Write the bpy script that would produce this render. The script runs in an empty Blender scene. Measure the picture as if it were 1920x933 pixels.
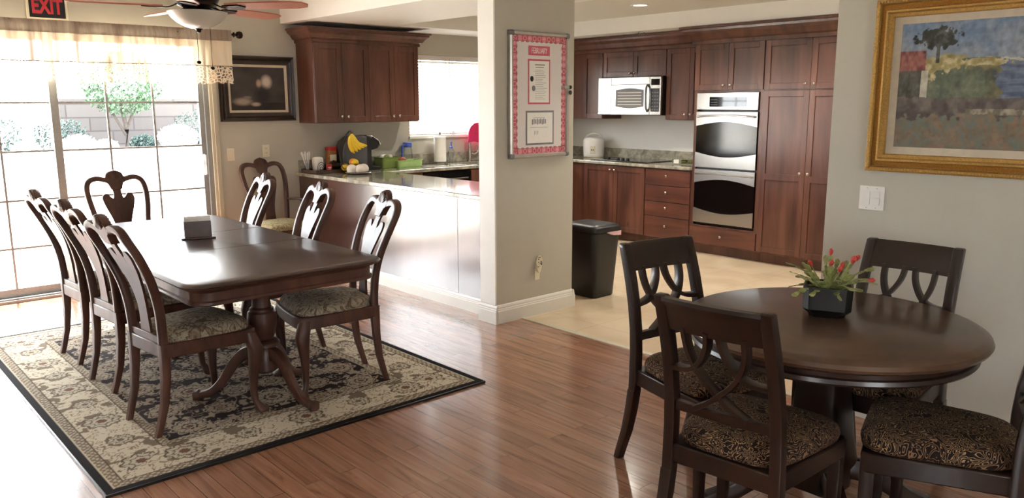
import bpy, math, random
import numpy as np
from mathutils import Vector, Matrix
random.seed(7)
PI = math.pi
scene = bpy.context.scene

# ------------------------------------------------------------------ camera
cam_data = bpy.data.cameras.new('camera')
cam = bpy.data.objects.new('camera', cam_data)
scene.collection.objects.link(cam)
YAW, PITCH, ROLL, CAM_H = 0.83653, 0.18099, -0.00368, 1.55
_f = Vector((math.cos(YAW)*math.cos(PITCH), math.sin(YAW)*math.cos(PITCH), -math.sin(PITCH)))
_r = Vector((math.sin(YAW), -math.cos(YAW), 0)); _u = _r.cross(_f)
_r2 = math.cos(ROLL)*_r + math.sin(ROLL)*_u; _u2 = -math.sin(ROLL)*_r + math.cos(ROLL)*_u
cam.matrix_world = Matrix(((_r2.x, _u2.x, -_f.x, 0), (_r2.y, _u2.y, -_f.y, 0), (_r2.z, _u2.z, -_f.z, CAM_H), (0, 0, 0, 1)))
cam_data.sensor_width = 36.0
cam_data.lens = 1496.06*36/1920
cam_data.clip_start = 0.05; cam_data.clip_end = 300
scene.camera = cam

# ------------------------------------------------------------------ light
world = bpy.data.worlds.new('sky'); scene.world = world; world.use_nodes = True
bg = world.node_tree.nodes['Background']
bg.inputs['Color'].default_value = (0.93, 0.97, 1.0, 1); bg.inputs['Strength'].default_value = 13.0
sun = bpy.data.lights.new('sun', 'SUN'); sun.energy = 26.0; sun.angle = 0.03; sun.color = (1, .98, .95)
sun_o = bpy.data.objects.new('sun', sun); scene.collection.objects.link(sun_o)
_sd = Vector((-.10, -.50, -.84)).normalized()           # the way the sunlight travels: over the garden, down through the sliding door
sun_o.rotation_euler = _sd.to_track_quat('-Z', 'Y').to_euler()
scene.view_settings.view_transform = 'Standard'
scene.view_settings.look = 'None'
scene.view_settings.gamma = 1.0
scene.view_settings.use_curve_mapping = False
scene.view_settings.exposure = 0.70
scene.cycles.use_denoising = True
scene.cycles.max_bounces = 8; scene.cycles.diffuse_bounces = 5; scene.cycles.glossy_bounces = 4
scene.cycles.transparent_max_bounces = 16
scene.cycles.sample_clamp_indirect = 8.0
scene.cycles.caustics_reflective = False; scene.cycles.caustics_refractive = False

# ------------------------------------------------------------------ helpers: materials
def lin(c):
    c = c/255.0
    return c/12.92 if c <= .04045 else ((c+.055)/1.055)**2.4
def rgb(r, g, b, a=1): return (lin(r), lin(g), lin(b), a)
class N:
    def __init__(s, name):
        s.m = bpy.data.materials.new(name); s.m.use_nodes = True
        s.t = s.m.node_tree; s.b = s.t.nodes['Principled BSDF']; s.out = s.t.nodes['Material Output']
    def n(s, typ, **kw):
        x = s.t.nodes.new(typ)
        for k, v in kw.items():
            if k in x.inputs.keys(): x.inputs[k].default_value = v
            else: setattr(x, k, v)
        return x
    def l(s, a, b): s.t.links.new(a, b)
    def coords(s, scale=(1, 1, 1), rot=(0, 0, 0), kind='Object'):
        tc = s.n('ShaderNodeTexCoord'); mp = s.n('ShaderNodeMapping')
        mp.inputs['Scale'].default_value = scale; mp.inputs['Rotation'].default_value = rot
        s.l(tc.outputs[kind], mp.inputs['Vector']); return mp.outputs['Vector']
    def ramp(s, fac, stops):
        r = s.n('ShaderNodeValToRGB'); e = r.color_ramp.elements
        while len(e) < len(stops): e.new(.5)
        for i, (p, c) in enumerate(stops): e[i].position = p; e[i].color = c
        s.l(fac, r.inputs['Fac']); return r.outputs['Color']
    def bump(s, h, strength=.2, dist=.005):
        b = s.n('ShaderNodeBump', Strength=strength, Distance=dist); s.l(h, b.inputs['Height']); s.l(b.outputs['Normal'], s.b.inputs['Normal'])
def plain(name, col, rough=.5, metal=0.0, noise=.06, nscale=8, coat=0, trans=0):
    s = N(name); b = s.b
    v = s.coords((nscale,)*3); nz = s.n('ShaderNodeTexNoise', Detail=3.0); s.l(v, nz.inputs['Vector'])
    lo = tuple(c*(1-noise) for c in col[:3])+(1,); hi = tuple(min(1, c*(1+noise)) for c in col[:3])+(1,)
    s.l(s.ramp(nz.outputs['Fac'], [(.3, lo), (.7, hi)]), b.inputs['Base Color'])
    b.inputs['Roughness'].default_value = rough; b.inputs['Metallic'].default_value = metal
    if coat: b.inputs['Coat Weight'].default_value = coat; b.inputs['Coat Roughness'].default_value = .1
    if trans: b.inputs['Transmission Weight'].default_value = trans
    return s.m
def wood(name, dark, mid, light, scale=(14, 14, 1.2), rough=.32, coat=.15, knots=False):
    s = N(name); b = s.b
    v = s.coords(scale); nz = s.n('ShaderNodeTexNoise', Scale=1.0, Detail=6.0, Roughness=.6, Distortion=.6); s.l(v, nz.inputs['Vector'])
    v2 = s.coords((2.2, 2.2, 1.3)); n2 = s.n('ShaderNodeTexNoise', Scale=1.0, Detail=2.0); s.l(v2, n2.inputs['Vector'])
    mx = s.n('ShaderNodeMath', operation='ADD'); mx.inputs[1].default_value = 0
    m1 = s.n('ShaderNodeMath', operation='MULTIPLY'); m1.inputs[1].default_value = .6; s.l(nz.outputs['Fac'], m1.inputs[0])
    m2 = s.n('ShaderNodeMath', operation='MULTIPLY'); m2.inputs[1].default_value = .4; s.l(n2.outputs['Fac'], m2.inputs[0])
    s.l(m1.outputs[0], mx.inputs[0]); s.l(m2.outputs[0], mx.inputs[1])
    c = s.ramp(mx.outputs[0], [(.34, dark), (.5, mid), (.66, light)])
    if knots:
        vv = s.coords((3.1, 3.1, 2.0)); vo = s.n('ShaderNodeTexVoronoi', Scale=1.0); s.l(vv, vo.inputs['Vector'])
        k = s.ramp(vo.outputs['Distance'], [(.03, (.25, .2, .2, 1)), (.08, (1, 1, 1, 1))])
        mc = s.n('ShaderNodeMix', data_type='RGBA', blend_type='MULTIPLY'); mc.inputs[0].default_value = 1
        s.l(c, mc.inputs[6]); s.l(k, mc.inputs[7]); c = mc.outputs[2]
    s.l(c, b.inputs['Base Color'])
    b.inputs['Roughness'].default_value = rough; b.inputs['Coat Weight'].default_value = coat; b.inputs['Coat Roughness'].default_value = .12
    s.bump(nz.outputs['Fac'], .08, .002)
    return s.m
def attr_mat(name, rough=.7, spec=.3, bump=0, sheen=0):
    s = N(name); a = s.n('ShaderNodeAttribute', attribute_name='pattern')
    s.l(a.outputs['Color'], s.b.inputs['Base Color']); s.b.inputs['Roughness'].default_value = rough
    s.b.inputs['Specular IOR Level'].default_value = spec
    if bump:
        nz = s.n('ShaderNodeTexNoise', Scale=400.0); s.l(s.coords(), nz.inputs['Vector']); s.bump(nz.outputs['Fac'], bump, .003)
    return s.m

M = {}
M['wall'] = plain('wall_paint', rgb(188, 184, 171), .75, noise=.015, nscale=2)
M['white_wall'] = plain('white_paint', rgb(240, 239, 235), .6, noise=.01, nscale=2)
M['ceiling'] = plain('ceiling_paint', rgb(222, 220, 210), .8, noise=.01)
M['trim'] = plain('trim_gloss', rgb(228, 226, 220), .35, noise=.01)
M['cream_trim'] = plain('door_casing_paint', rgb(200, 194, 172), .5, noise=.02)
M['cherry'] = wood('cherry_cabinet', rgb(66, 40, 33), rgb(98, 62, 50), rgb(122, 82, 67), (9, 9, .9), .30, .12, knots=True)
M['cherry_h'] = wood('cherry_drawer', rgb(66, 38, 31), rgb(100, 60, 47), rgb(124, 79, 62), (9, .9, 9), .30, .12)
M['panel'] = wood('peninsula_panel', rgb(58, 32, 27), rgb(74, 42, 35), rgb(88, 52, 42), (3, 3, .5), .3, 1.0)
M['panel'].node_tree.nodes['Principled BSDF'].inputs['Coat IOR'].default_value = 1.75; M['panel'].node_tree.nodes['Principled BSDF'].inputs['Coat Roughness'].default_value = .2
M['dining_wood'] = wood('dining_mahogany', rgb(48, 29, 24), rgb(76, 49, 40), rgb(98, 66, 54), (10, 10, 3), .42, .05)
M['dining_wood'].node_tree.nodes['Principled BSDF'].inputs['Specular IOR Level'].default_value = .35
M['table_top'] = wood('table_top_wood', rgb(42, 28, 24), rgb(56, 38, 33), rgb(68, 48, 42), (6, 1.0, 6), .3, .25)
M['espresso'] = wood('espresso_wood', rgb(20, 10, 7), rgb(34, 18, 12), rgb(50, 28, 18), (10, 10, 2), .36, .2)
M['espresso_top'] = wood('round_top_wood', rgb(58, 40, 30), rgb(78, 56, 41), rgb(96, 72, 54), (5, 5, 5), .3, .25)
M['nickel'] = plain('brushed_nickel', rgb(190, 182, 172), .25, 1.0)
M['steel'] = plain('stainless_steel', rgb(196, 194, 190), .27, 1.0, noise=.03, nscale=2)
M['chrome'] = plain('chrome', rgb(210, 210, 210), .08, 1.0)
M['black'] = plain('black_plastic', rgb(16, 16, 17), .35)
M['coffee_grey'] = plain('coffee_maker_grey', rgb(74, 74, 78), .32, noise=.05)
M['bin'] = plain('bin_plastic', rgb(14, 14, 14), .38)
M['black_glass'] = plain('black_glass', rgb(6, 6, 7), .04, coat=.5)
M['bronze'] = plain('dark_bronze', rgb(40, 28, 22), .35, .7)
M['white'] = plain('white_plastic', rgb(232, 230, 226), .4, noise=.01)
M['cream'] = plain('cream_plastic', rgb(222, 215, 192), .45, noise=.01)
M['paper'] = plain('paper', rgb(235, 233, 228), .8, noise=.02)
M['grey'] = plain('grey_plastic', rgb(120, 122, 126), .45)
M['alu'] = plain('aluminium', rgb(188, 186, 180), .32, .9)
M['gold'] = plain('gold_leaf', rgb(190, 152, 86), .45, .55, noise=.2, nscale=30)
M['gold_dark'] = plain('dark_gold_leaf', rgb(150, 104, 40), .42, .6, noise=.25, nscale=30)
M['mat_board'] = plain('mat_board', rgb(196, 184, 164), .85)
M['frame_dark'] = wood('dark_frame', rgb(24, 16, 12), rgb(40, 28, 22), rgb(58, 42, 34), (8, 8, 8), .4)
M['pink'] = plain('pink_paper', rgb(206, 100, 120), .8)
M['pink_cloth'] = plain('pink_cloth', rgb(220, 50, 105), .85, noise=.15, nscale=20)
M['pale_pink'] = plain('pale_pink_plastic', rgb(222, 184, 188), .5)
M['red'] = plain('red_plastic', rgb(176, 30, 36), .4)
M['exit_red'] = plain('exit_red', rgb(196, 40, 58), .5)
M['brown'] = plain('brown_label', rgb(150, 96, 44), .5, noise=.3)
M['green'] = plain('green_plastic', rgb(168, 200, 128), .4)
M['green_dark'] = plain('olive_green_plastic', rgb(120, 140, 70), .4)
M['blue'] = plain('blue_plastic', rgb(70, 96, 190), .35)
M['banana'] = plain('banana_skin', rgb(232, 196, 46), .5, noise=.1, nscale=25)
M['banana_tip'] = plain('banana_tip', rgb(86, 62, 24), .6)
M['lemon'] = plain('lemon_skin', rgb(226, 190, 36), .5, noise=.1, nscale=30)
M['orange'] = plain('orange_skin', rgb(222, 130, 30), .5, noise=.1, nscale=30)
M['onion'] = plain('onion_skin', rgb(150, 84, 50), .5, noise=.3, nscale=30)
M['bun'] = plain('bun', rgb(222, 212, 200), .7, noise=.05, nscale=20)
M['napkin_side'] = wood('napkin_holder_wood', rgb(52, 34, 28), rgb(72, 50, 42), rgb(92, 66, 54), (8, 8, 8), .5)
M['cord'] = plain('fan_blade_wood', rgb(172, 104, 80), .45)
M['concrete'] = plain('patio_concrete', rgb(205, 200, 190), .9, noise=.06, nscale=1)
M['kerb'] = plain('garden_kerb', rgb(235, 230, 222), .9)
M['flower_white'] = plain('white_blossom', rgb(245, 242, 240), .8)
M['soil'] = plain('soil', rgb(60, 52, 46), .95, noise=.3)
M['leaf'] = plain('tree_leaf', rgb(58, 84, 58), .6, noise=.3, nscale=3)
M['shrub'] = plain('shrub_leaf', rgb(36, 56, 52), .7, noise=.3, nscale=3)
M['bark'] = plain('bark', rgb(60, 54, 50), .9, noise=.3)
M['cactus'] = plain('cactus_green', rgb(140, 146, 88), .5, noise=.35, nscale=12)
M['herb'] = plain('dried_herb', rgb(92, 98, 48), .7, noise=.4, nscale=30)
M['bud'] = plain('red_bud', rgb(190, 60, 48), .5, noise=.2, nscale=40)
M['door_frame'] = plain('sliding_door_aluminium', rgb(150, 152, 150), .4, .3)
M['oven_black'] = plain('oven_black', rgb(8, 8, 9), .1, coat=.3)

def m_floor():
    s = N('red_oak_planks'); b = s.b
    tc = s.n('ShaderNodeTexCoord'); sep = s.n('ShaderNodeSeparateXYZ'); cmb = s.n('ShaderNodeCombineXYZ')
    s.l(tc.outputs['Object'], sep.inputs[0]); s.l(sep.outputs['Y'], cmb.inputs['X']); s.l(sep.outputs['X'], cmb.inputs['Y'])
    br = s.n('ShaderNodeTexBrick', offset=.37, offset_frequency=2, squash=1.0)
    for k, v in {'Scale': 1.0, 'Mortar Size': .0012, 'Mortar Smooth': .1, 'Bias': 0.0, 'Brick Width': .95, 'Row Height': .083}.items(): br.inputs[k].default_value = v
    br.inputs['Color1'].default_value = (0, 0, 0, 1); br.inputs['Color2'].default_value = (1, 1, 1, 1); br.inputs['Mortar'].default_value = (.5, .5, .5, 1)
    s.l(cmb.outputs[0], br.inputs['Vector'])
    mp = s.n('ShaderNodeMapping'); mp.inputs['Scale'].default_value = (1.6, 22, 1); s.l(cmb.outputs[0], mp.inputs['Vector'])
    # shift the grain from plank to plank
    ad = s.n('ShaderNodeVectorMath', operation='ADD'); sc = s.n('ShaderNodeVectorMath', operation='SCALE'); sc.inputs['Scale'].default_value = 9
    s.l(br.outputs['Color'], sc.inputs[0]); s.l(mp.outputs[0], ad.inputs[0]); s.l(sc.outputs[0], ad.inputs[1])
    nz = s.n('ShaderNodeTexNoise', Scale=1.0, Detail=6.0, Roughness=.58, Distortion=1.1); s.l(ad.outputs[0], nz.inputs['Vector'])
    g = s.ramp(nz.outputs['Fac'], [(.28, rgb(120, 84, 66)), (.44, rgb(156, 114, 92)), (.62, rgb(170, 128, 104)), (.8, rgb(182, 144, 120))])
    tint = s.ramp(br.outputs['Color'], [(0, (.84, .82, .80, 1)), (1, (1.06, 1.03, 1.0, 1))])
    mx = s.n('ShaderNodeMix', data_type='RGBA', blend_type='MULTIPLY'); mx.inputs[0].default_value = 1; s.l(g, mx.inputs[6]); s.l(tint, mx.inputs[7])
    m2 = s.n('ShaderNodeMix', data_type='RGBA'); s.l(br.outputs['Fac'], m2.inputs[0]); s.l(mx.outputs[2], m2.inputs[6]); m2.inputs[7].default_value = rgb(96, 58, 42)
    s.l(m2.outputs[2], b.inputs['Base Color'])
    b.inputs['Roughness'].default_value = .20; b.inputs['Coat Weight'].default_value = .5; b.inputs['Coat Roughness'].default_value = .13
    s.bump(br.outputs['Fac'], .25, -.001)
    return s.m
def m_tile():
    s = N('travertine_tile'); b = s.b
    br = s.n('ShaderNodeTexBrick', offset=0.0, offset_frequency=2)
    for k, v in {'Scale': 1.0, 'Mortar Size': .003, 'Mortar Smooth': .2, 'Brick Width': .457, 'Row Height': .457}.items(): br.inputs[k].default_value = v
    s.l(s.coords(), br.inputs['Vector'])
    nz = s.n('ShaderNodeTexNoise', Scale=2.2, Detail=6.0, Distortion=.8); s.l(s.coords(), nz.inputs['Vector'])
    c = s.ramp(nz.outputs['Fac'], [(.3, rgb(196, 172, 140)), (.55, rgb(216, 196, 166)), (.75, rgb(226, 210, 184))])
    m2 = s.n('ShaderNodeMix', data_type='RGBA'); s.l(br.outputs['Fac'], m2.inputs[0]); s.l(c, m2.inputs[6]); m2.inputs[7].default_value = rgb(186, 166, 138)
    s.l(m2.outputs[2], b.inputs['Base Color']); b.inputs['Roughness'].default_value = .32
    return s.m
def m_granite():
    s = N('grey_granite'); b = s.b
    nz = s.n('ShaderNodeTexNoise', Scale=9.0, Detail=8.0, Roughness=.7, Distortion=.6); s.l(s.coords(), nz.inputs['Vector'])
    s.l(s.ramp(nz.outputs['Fac'], [(.33, rgb(116, 112, 100)), (.48, rgb(152, 148, 134)), (.62, rgb(184, 179, 163)), (.75, rgb(138, 130, 116))]), b.inputs['Base Color'])
    b.inputs['Roughness'].default_value = .1; b.inputs['Coat Weight'].default_value = .4; b.inputs['Coat Roughness'].default_value = .04
    return s.m
def m_damask(name, base, motif, dark, scale, rough=.85):
    s = N(name); b = s.b
    w = s.n('ShaderNodeTexNoise', Scale=scale, Detail=2.0, Distortion=2.6); s.l(s.coords(), w.inputs['Vector'])
    w2 = s.n('ShaderNodeTexNoise', Scale=scale*2.6, Detail=1.0, Distortion=2.0); s.l(s.coords(), w2.inputs['Vector'])
    c = s.ramp(w.outputs['Fac'], [(.36, base), (.43, motif), (.47, dark), (.5, base), (.58, base), (.62, motif), (.68, base)])
    c2 = s.ramp(w2.outputs['Fac'], [(.42, (1, 1, 1, 1)), (.5, (.72, .7, .68, 1)), (.58, (1, 1, 1, 1))])
    mx = s.n('ShaderNodeMix', data_type='RGBA', blend_type='MULTIPLY'); mx.inputs[0].default_value = .8; s.l(c, mx.inputs[6]); s.l(c2, mx.inputs[7])
    s.l(mx.outputs[2], b.inputs['Base Color']); b.inputs['Roughness'].default_value = rough; b.inputs['Specular IOR Level'].default_value = .25
    return s.m
def m_paisley():
    s = N('paisley_fabric'); b = s.b
    nz = s.n('ShaderNodeTexNoise', Scale=13.0, Detail=1.5, Distortion=2.2); s.l(s.coords(), nz.inputs['Vector'])
    mu = s.n('ShaderNodeMath', operation='MULTIPLY'); mu.inputs[1].default_value = 84; s.l(nz.outputs['Fac'], mu.inputs[0])
    si = s.n('ShaderNodeMath', operation='SINE'); s.l(mu.outputs[0], si.inputs[0])
    c = s.ramp(si.outputs[0], [(.0, rgb(26, 16, 14)), (.45, rgb(44, 28, 24)), (.7, rgb(140, 112, 82)), (1, rgb(160, 132, 100))])
    n2 = s.n('ShaderNodeTexNoise', Scale=7.0); s.l(s.coords(), n2.inputs['Vector'])
    c2 = s.ramp(n2.outputs['Fac'], [(.35, (.5, .42, .45, 1)), (.65, (1, 1, .95, 1))])
    mx = s.n('ShaderNodeMix', data_type='RGBA', blend_type='MULTIPLY'); mx.inputs[0].default_value = .9; s.l(c, mx.inputs[6]); s.l(c2, mx.inputs[7])
    s.l(mx.outputs[2], b.inputs['Base Color']); b.inputs['Roughness'].default_value = .8; b.inputs['Specular IOR Level'].default_value = .25
    return s.m
def m_glass(name, tint=(1, 1, 1, 1), gloss=.07):
    s = N(name); s.t.nodes.remove(s.b)
    tr = s.n('ShaderNodeBsdfTransparent', Color=tint); gl = s.n('ShaderNodeBsdfGlossy', Roughness=.02)
    fr = s.n('ShaderNodeLayerWeight', Blend=.25); mul = s.n('ShaderNodeMath', operation='MULTIPLY'); mul.inputs[1].default_value = gloss*4
    s.l(fr.outputs['Fresnel'], mul.inputs[0]); mx = s.n('ShaderNodeMixShader'); s.l(mul.outputs[0], mx.inputs[0])
    s.l(tr.outputs[0], mx.inputs[1]); s.l(gl.outputs[0], mx.inputs[2]); s.l(mx.outputs[0], s.out.inputs['Surface']); return s.m
def m_sheer(name, lace=False, trans=(.02, .24), alpha=(.90, .99), col=rgb(232, 216, 192)):
    s = N(name); s.t.nodes.remove(s.b)
    df = s.n('ShaderNodeBsdfDiffuse', Color=col); tl = s.n('ShaderNodeBsdfTranslucent', Color=rgb(238, 220, 190))
    wv = s.n('ShaderNodeTexNoise', Scale=1.0, Detail=4.0); s.l(s.coords((13, .1, .7)), wv.inputs['Vector'])
    m1 = s.n('ShaderNodeMixShader'); s.l(s.ramp(wv.outputs['Fac'], [(.40, (trans[0],)*3+(1,)), (.58, (trans[1],)*3+(1,))]), m1.inputs[0])
    s.l(df.outputs[0], m1.inputs[1]); s.l(tl.outputs[0], m1.inputs[2])
    tr = s.n('ShaderNodeBsdfTransparent'); m2 = s.n('ShaderNodeMixShader')
    if lace:
        vo = s.n('ShaderNodeTexVoronoi', feature='DISTANCE_TO_EDGE', Scale=42.0); s.l(s.coords((1, .3, 1)), vo.inputs['Vector'])
        s.l(s.ramp(vo.outputs['Distance'], [(.12, (.96, .96, .96, 1)), (.2, (.25, .25, .25, 1))]), m2.inputs[0])
    else: s.l(s.ramp(wv.outputs['Fac'], [(.40, (alpha[1],)*3+(1,)), (.60, (alpha[0],)*3+(1,))]), m2.inputs[0])
    s.l(tr.outputs[0], m2.inputs[1]); s.l(m1.outputs[0], m2.inputs[2]); s.l(m2.outputs[0], s.out.inputs['Surface']); return s.m
def m_block():
    s = N('slump_block'); br = s.n('ShaderNodeTexBrick', offset=.5)
    for k, v in {'Scale': 1.0, 'Mortar Size': .015, 'Brick Width': .8, 'Row Height': .26}.items(): br.inputs[k].default_value = v
    br.inputs['Color1'].default_value = rgb(82, 78, 76); br.inputs['Color2'].default_value = rgb(72, 68, 67); br.inputs['Mortar'].default_value = rgb(58, 54, 54)
    tc = s.n('ShaderNodeTexCoord'); sep = s.n('ShaderNodeSeparateXYZ'); cmb = s.n('ShaderNodeCombineXYZ')
    s.l(tc.outputs['Object'], sep.inputs[0]); s.l(sep.outputs['X'], cmb.inputs['X']); s.l(sep.outputs['Z'], cmb.inputs['Y']); s.l(cmb.outputs[0], br.inputs['Vector'])
    s.l(br.outputs['Color'], s.b.inputs['Base Color']); s.b.inputs['Roughness'].default_value = .95; return s.m
def m_frosted():
    s = N('frosted_glass_bowl'); s.b.inputs['Base Color'].default_value = rgb(214, 212, 200); s.b.inputs['Roughness'].default_value = .35
    s.b.inputs['Coat Weight'].default_value = .4; s.b.inputs['Subsurface Weight'].default_value = 0.0
    nz = s.n('ShaderNodeTexNoise', Scale=3.0); s.l(s.coords(), nz.inputs['Vector'])
    s.l(s.ramp(nz.outputs['Fac'], [(.3, rgb(198, 196, 182)), (.7, rgb(222, 220, 208))]), s.b.inputs['Base Color']); return s.m
def m_lamp():
    s = N('downlight_lens'); s.b.inputs['Emission Color'].default_value = (1, .93, .82, 1); s.b.inputs['Emission Strength'].default_value = 3.0
    nz = s.n('ShaderNodeTexNoise'); s.l(nz.outputs['Fac'], s.b.inputs['Roughness']); return s.m
M['floor'] = m_floor(); M['tile'] = m_tile(); M['granite'] = m_granite()
M['damask'] = m_damask('cream_damask', rgb(152, 142, 122), rgb(112, 94, 76), rgb(84, 70, 58), 9)
M['damask_light'] = m_damask('light_damask', rgb(176, 162, 124), rgb(128, 116, 86), rgb(92, 86, 70), 14)
M['paisley'] = m_paisley(); M['glass'] = m_glass('window_glass'); M['clear'] = m_glass('clear_plastic', (.9, .93, .95, 1), .15)
M['sheer'] = m_sheer('sheer_valance'); M['lace'] = m_sheer('lace_trim', True); M['sheer_head'] = m_sheer('shaded_gathered_sheer', trans=(.02, .08), alpha=(.95, .99), col=rgb(150, 134, 122))  # header sheer coloured darker for the weaker light through its doubled cloth
M['block'] = m_block(); M['frosted'] = m_frosted(); M['lamp'] = m_lamp()
M['rug'] = attr_mat('woven_rug', .95, .1, .3); M['print'] = attr_mat('printed_picture', .45, .3)
def m_blind():
    s = N('blind_slat'); s.t.nodes.remove(s.b)
    nz = s.n('ShaderNodeTexNoise', Scale=5.0); s.l(s.coords(), nz.inputs['Vector'])
    c = s.ramp(nz.outputs['Fac'], [(.3, rgb(232, 230, 226)), (.7, rgb(242, 240, 236))])
    df = s.n('ShaderNodeBsdfDiffuse'); tl = s.n('ShaderNodeBsdfTranslucent'); s.l(c, df.inputs[0]); s.l(c, tl.inputs[0])
    m = s.n('ShaderNodeMixShader'); m.inputs[0].default_value = .2; s.l(df.outputs[0], m.inputs[1]); s.l(tl.outputs[0], m.inputs[2]); s.l(m.outputs[0], s.out.inputs['Surface']); return s.m
M['blind'] = m_blind()

# ------------------------------------------------------------------ helpers: meshes
class MB:
    """collects shapes; build() links them as ONE mesh object. T maps every point as it is added."""
    def __init__(s, T=None): s.v = []; s.f = []; s.T = T
    def add(s, vs, fs):
        o = len(s.v); s.v += [tuple(s.T(*p)) if s.T else tuple(p) for p in vs]; s.f += [tuple(i+o for i in f) for f in fs]; return s
    def box(s, x0, y0, z0, x1, y1, z1):
        return s.add([(x0, y0, z0), (x1, y0, z0), (x1, y1, z0), (x0, y1, z0), (x0, y0, z1), (x1, y0, z1), (x1, y1, z1), (x0, y1, z1)],
                     [(0, 3, 2, 1), (4, 5, 6, 7), (0, 1, 5, 4), (1, 2, 6, 5), (2, 3, 7, 6), (3, 0, 4, 7)])
    def rings(s, rings, cap=True, closed=False):
        n = len(rings[0]); vs = [p for r in rings for p in r]; fs = []
        m = len(rings)
        for i in range(m if closed else m-1):
            a, b = i*n, ((i+1) % m)*n
            for j in range(n): k = (j+1) % n; fs.append((a+j, a+k, b+k, b+j))
        if cap and not closed: fs.append(tuple(range(n))[::-1]); fs.append(tuple((m-1)*n+j for j in range(n)))
        return s.add(vs, fs)
    def lathe(s, prof, c=(0, 0, 0), n=32, axis='z', cap=True):
        R = []
        for r, h in prof:
            ring = []
            for i in range(n):
                a = 2*PI*i/n; u, w = r*math.cos(a), r*math.sin(a)
                p = (u, w, h) if axis == 'z' else ((u, h, w) if axis == 'y' else (h, u, w))
                ring.append((p[0]+c[0], p[1]+c[1], p[2]+c[2]))
            R.append(ring)
        return s.rings(R, cap)
    def loft(s, secs, n=12, sq=0, cap=True):
        """horizontal sections (cx, cy, cz, rx, ry); sq: 0 round, 1 square"""
        R = []
        for cx, cy, cz, rx, ry in secs:
            ring = []
            for i in range(n):
                a = 2*PI*(i+.5)/n; c_, s_ = math.cos(a), math.sin(a)
                if sq: e = 2/(2+sq*8); c_ = math.copysign(abs(c_)**e, c_); s_ = math.copysign(abs(s_)**e, s_)
                ring.append((cx+rx*c_, cy+ry*s_, cz))
            R.append(ring)
        return s.rings(R, cap)
    def sweep(s, pts, w, h, up=(0, 0, 1), n=8, sq=.6, closed=False):
        """w: width across (along up x tangent), h: along up; numbers or lists"""
        P = [Vector(p) for p in pts]; m = len(P); R = []; up = Vector(up)
        for i in range(m):
            t = (P[(i+1) % m]-P[i-1]) if closed else (P[min(i+1, m-1)]-P[max(i-1, 0)])
            t.normalize(); a = up.cross(t)
            if a.length < 1e-4: a = Vector((1, 0, 0)).cross(t)
            a.normalize(); b = t.cross(a)
            ww = w[i] if isinstance(w, (list, tuple)) else w; hh = h[i] if isinstance(h, (list, tuple)) else h
            ring = []
            for k in range(n):
                an = 2*PI*(k+.5)/n; c_, s_ = math.cos(an), math.sin(an)
                if sq: e = 2/(2+sq*8); c_ = math.copysign(abs(c_)**e, c_); s_ = math.copysign(abs(s_)**e, s_)
                ring.append(tuple(P[i]+a*(ww/2*c_)+b*(hh/2*s_)))
            R.append(ring)
        return s.rings(R, True, closed)
    def tube(s, pts, r, n=8): return s.sweep(pts, r*2 if not isinstance(r, (list, tuple)) else [q*2 for q in r], r*2 if not isinstance(r, (list, tuple)) else [q*2 for q in r], n=n, sq=0)
    def prism(s, out, lo, hi, axis='y'):
        """outline (a, b) extruded lo..hi along axis"""
        def P(a, b, h): return {'y': (a, h, b), 'z': (a, b, h), 'x': (h, a, b)}[axis]
        n = len(out); vs = [P(a, b, lo) for a, b in out]+[P(a, b, hi) for a, b in out]
        return s.add(vs, [tuple(range(n))[::-1], tuple(range(n, 2*n))]+[(i, (i+1) % n, n+(i+1) % n, n+i) for i in range(n)])
    def strip(s, L, R, lo, hi):
        """closed slab between two matched polylines L and R in (x, z), thickness lo..hi along y: bends cleanly"""
        rings = [[(l[0], lo, l[1]), (r[0], lo, r[1]), (r[0], hi, r[1]), (l[0], hi, l[1])] for l, r in zip(L, R)]
        return s.rings(rings)
    def sphere(s, c, r, n=14, m=9, sc=(1, 1, 1)):
        R = [[(c[0]+r*sc[0]*math.sin(PI*j/m)*math.cos(2*PI*i/n), c[1]+r*sc[1]*math.sin(PI*j/m)*math.sin(2*PI*i/n), c[2]-r*sc[2]*math.cos(PI*j/m)) for i in range(n)] for j in range(1, m)]
        return s.rings(R)
    def build(s, name, mat, parent=None, world=False, bevel=0, smooth=True, angle=35, label=None, thick=0):
        me = bpy.data.meshes.new(name)
        vs = s.v
        if world and parent is not None:
            l = parent.location; vs = [(a-l.x, b-l.y, c-l.z) for a, b, c in vs]
        me.from_pydata(vs, [], s.f)
        import bmesh
        b_ = bmesh.new(); b_.from_mesh(me); bmesh.ops.recalc_face_normals(b_, faces=b_.faces); b_.to_mesh(me); b_.free()
        me.materials.append(mat if not isinstance(mat, str) else M[mat])
        if smooth:
            me.polygons.foreach_set('use_smooth', [True]*len(me.polygons)); me.set_sharp_from_angle(angle=math.radians(angle))
        o = bpy.data.objects.new(name, me); scene.collection.objects.link(o)
        if parent is not None: o.parent = parent
        if bevel:
            bv = o.modifiers.new('bevel', 'BEVEL'); bv.width = bevel; bv.segments = 2; bv.limit_method = 'ANGLE'; bv.angle_limit = .7
        if thick:
            so = o.modifiers.new('solid', 'SOLIDIFY'); so.thickness = thick
        if label: o['label'] = label
        return o
def thing(name, label, cat, loc=(0, 0, 0), rz=0, group=None):
    o = bpy.data.objects.new(name, None); scene.collection.objects.link(o); o.empty_display_size = .1
    o.location = loc; o.rotation_euler = (0, 0, rz); o['label'] = label; o['category'] = cat
    if group: o['group'] = group
    return o
def tag(o, label, cat, group=None, kind=None):
    o['label'] = label; o['category'] = cat
    if group: o['group'] = group
    if kind: o['kind'] = kind
    return o
def struct(o, label=None):
    o['kind'] = 'structure'
    if label: o['label'] = label
    return o
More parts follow.
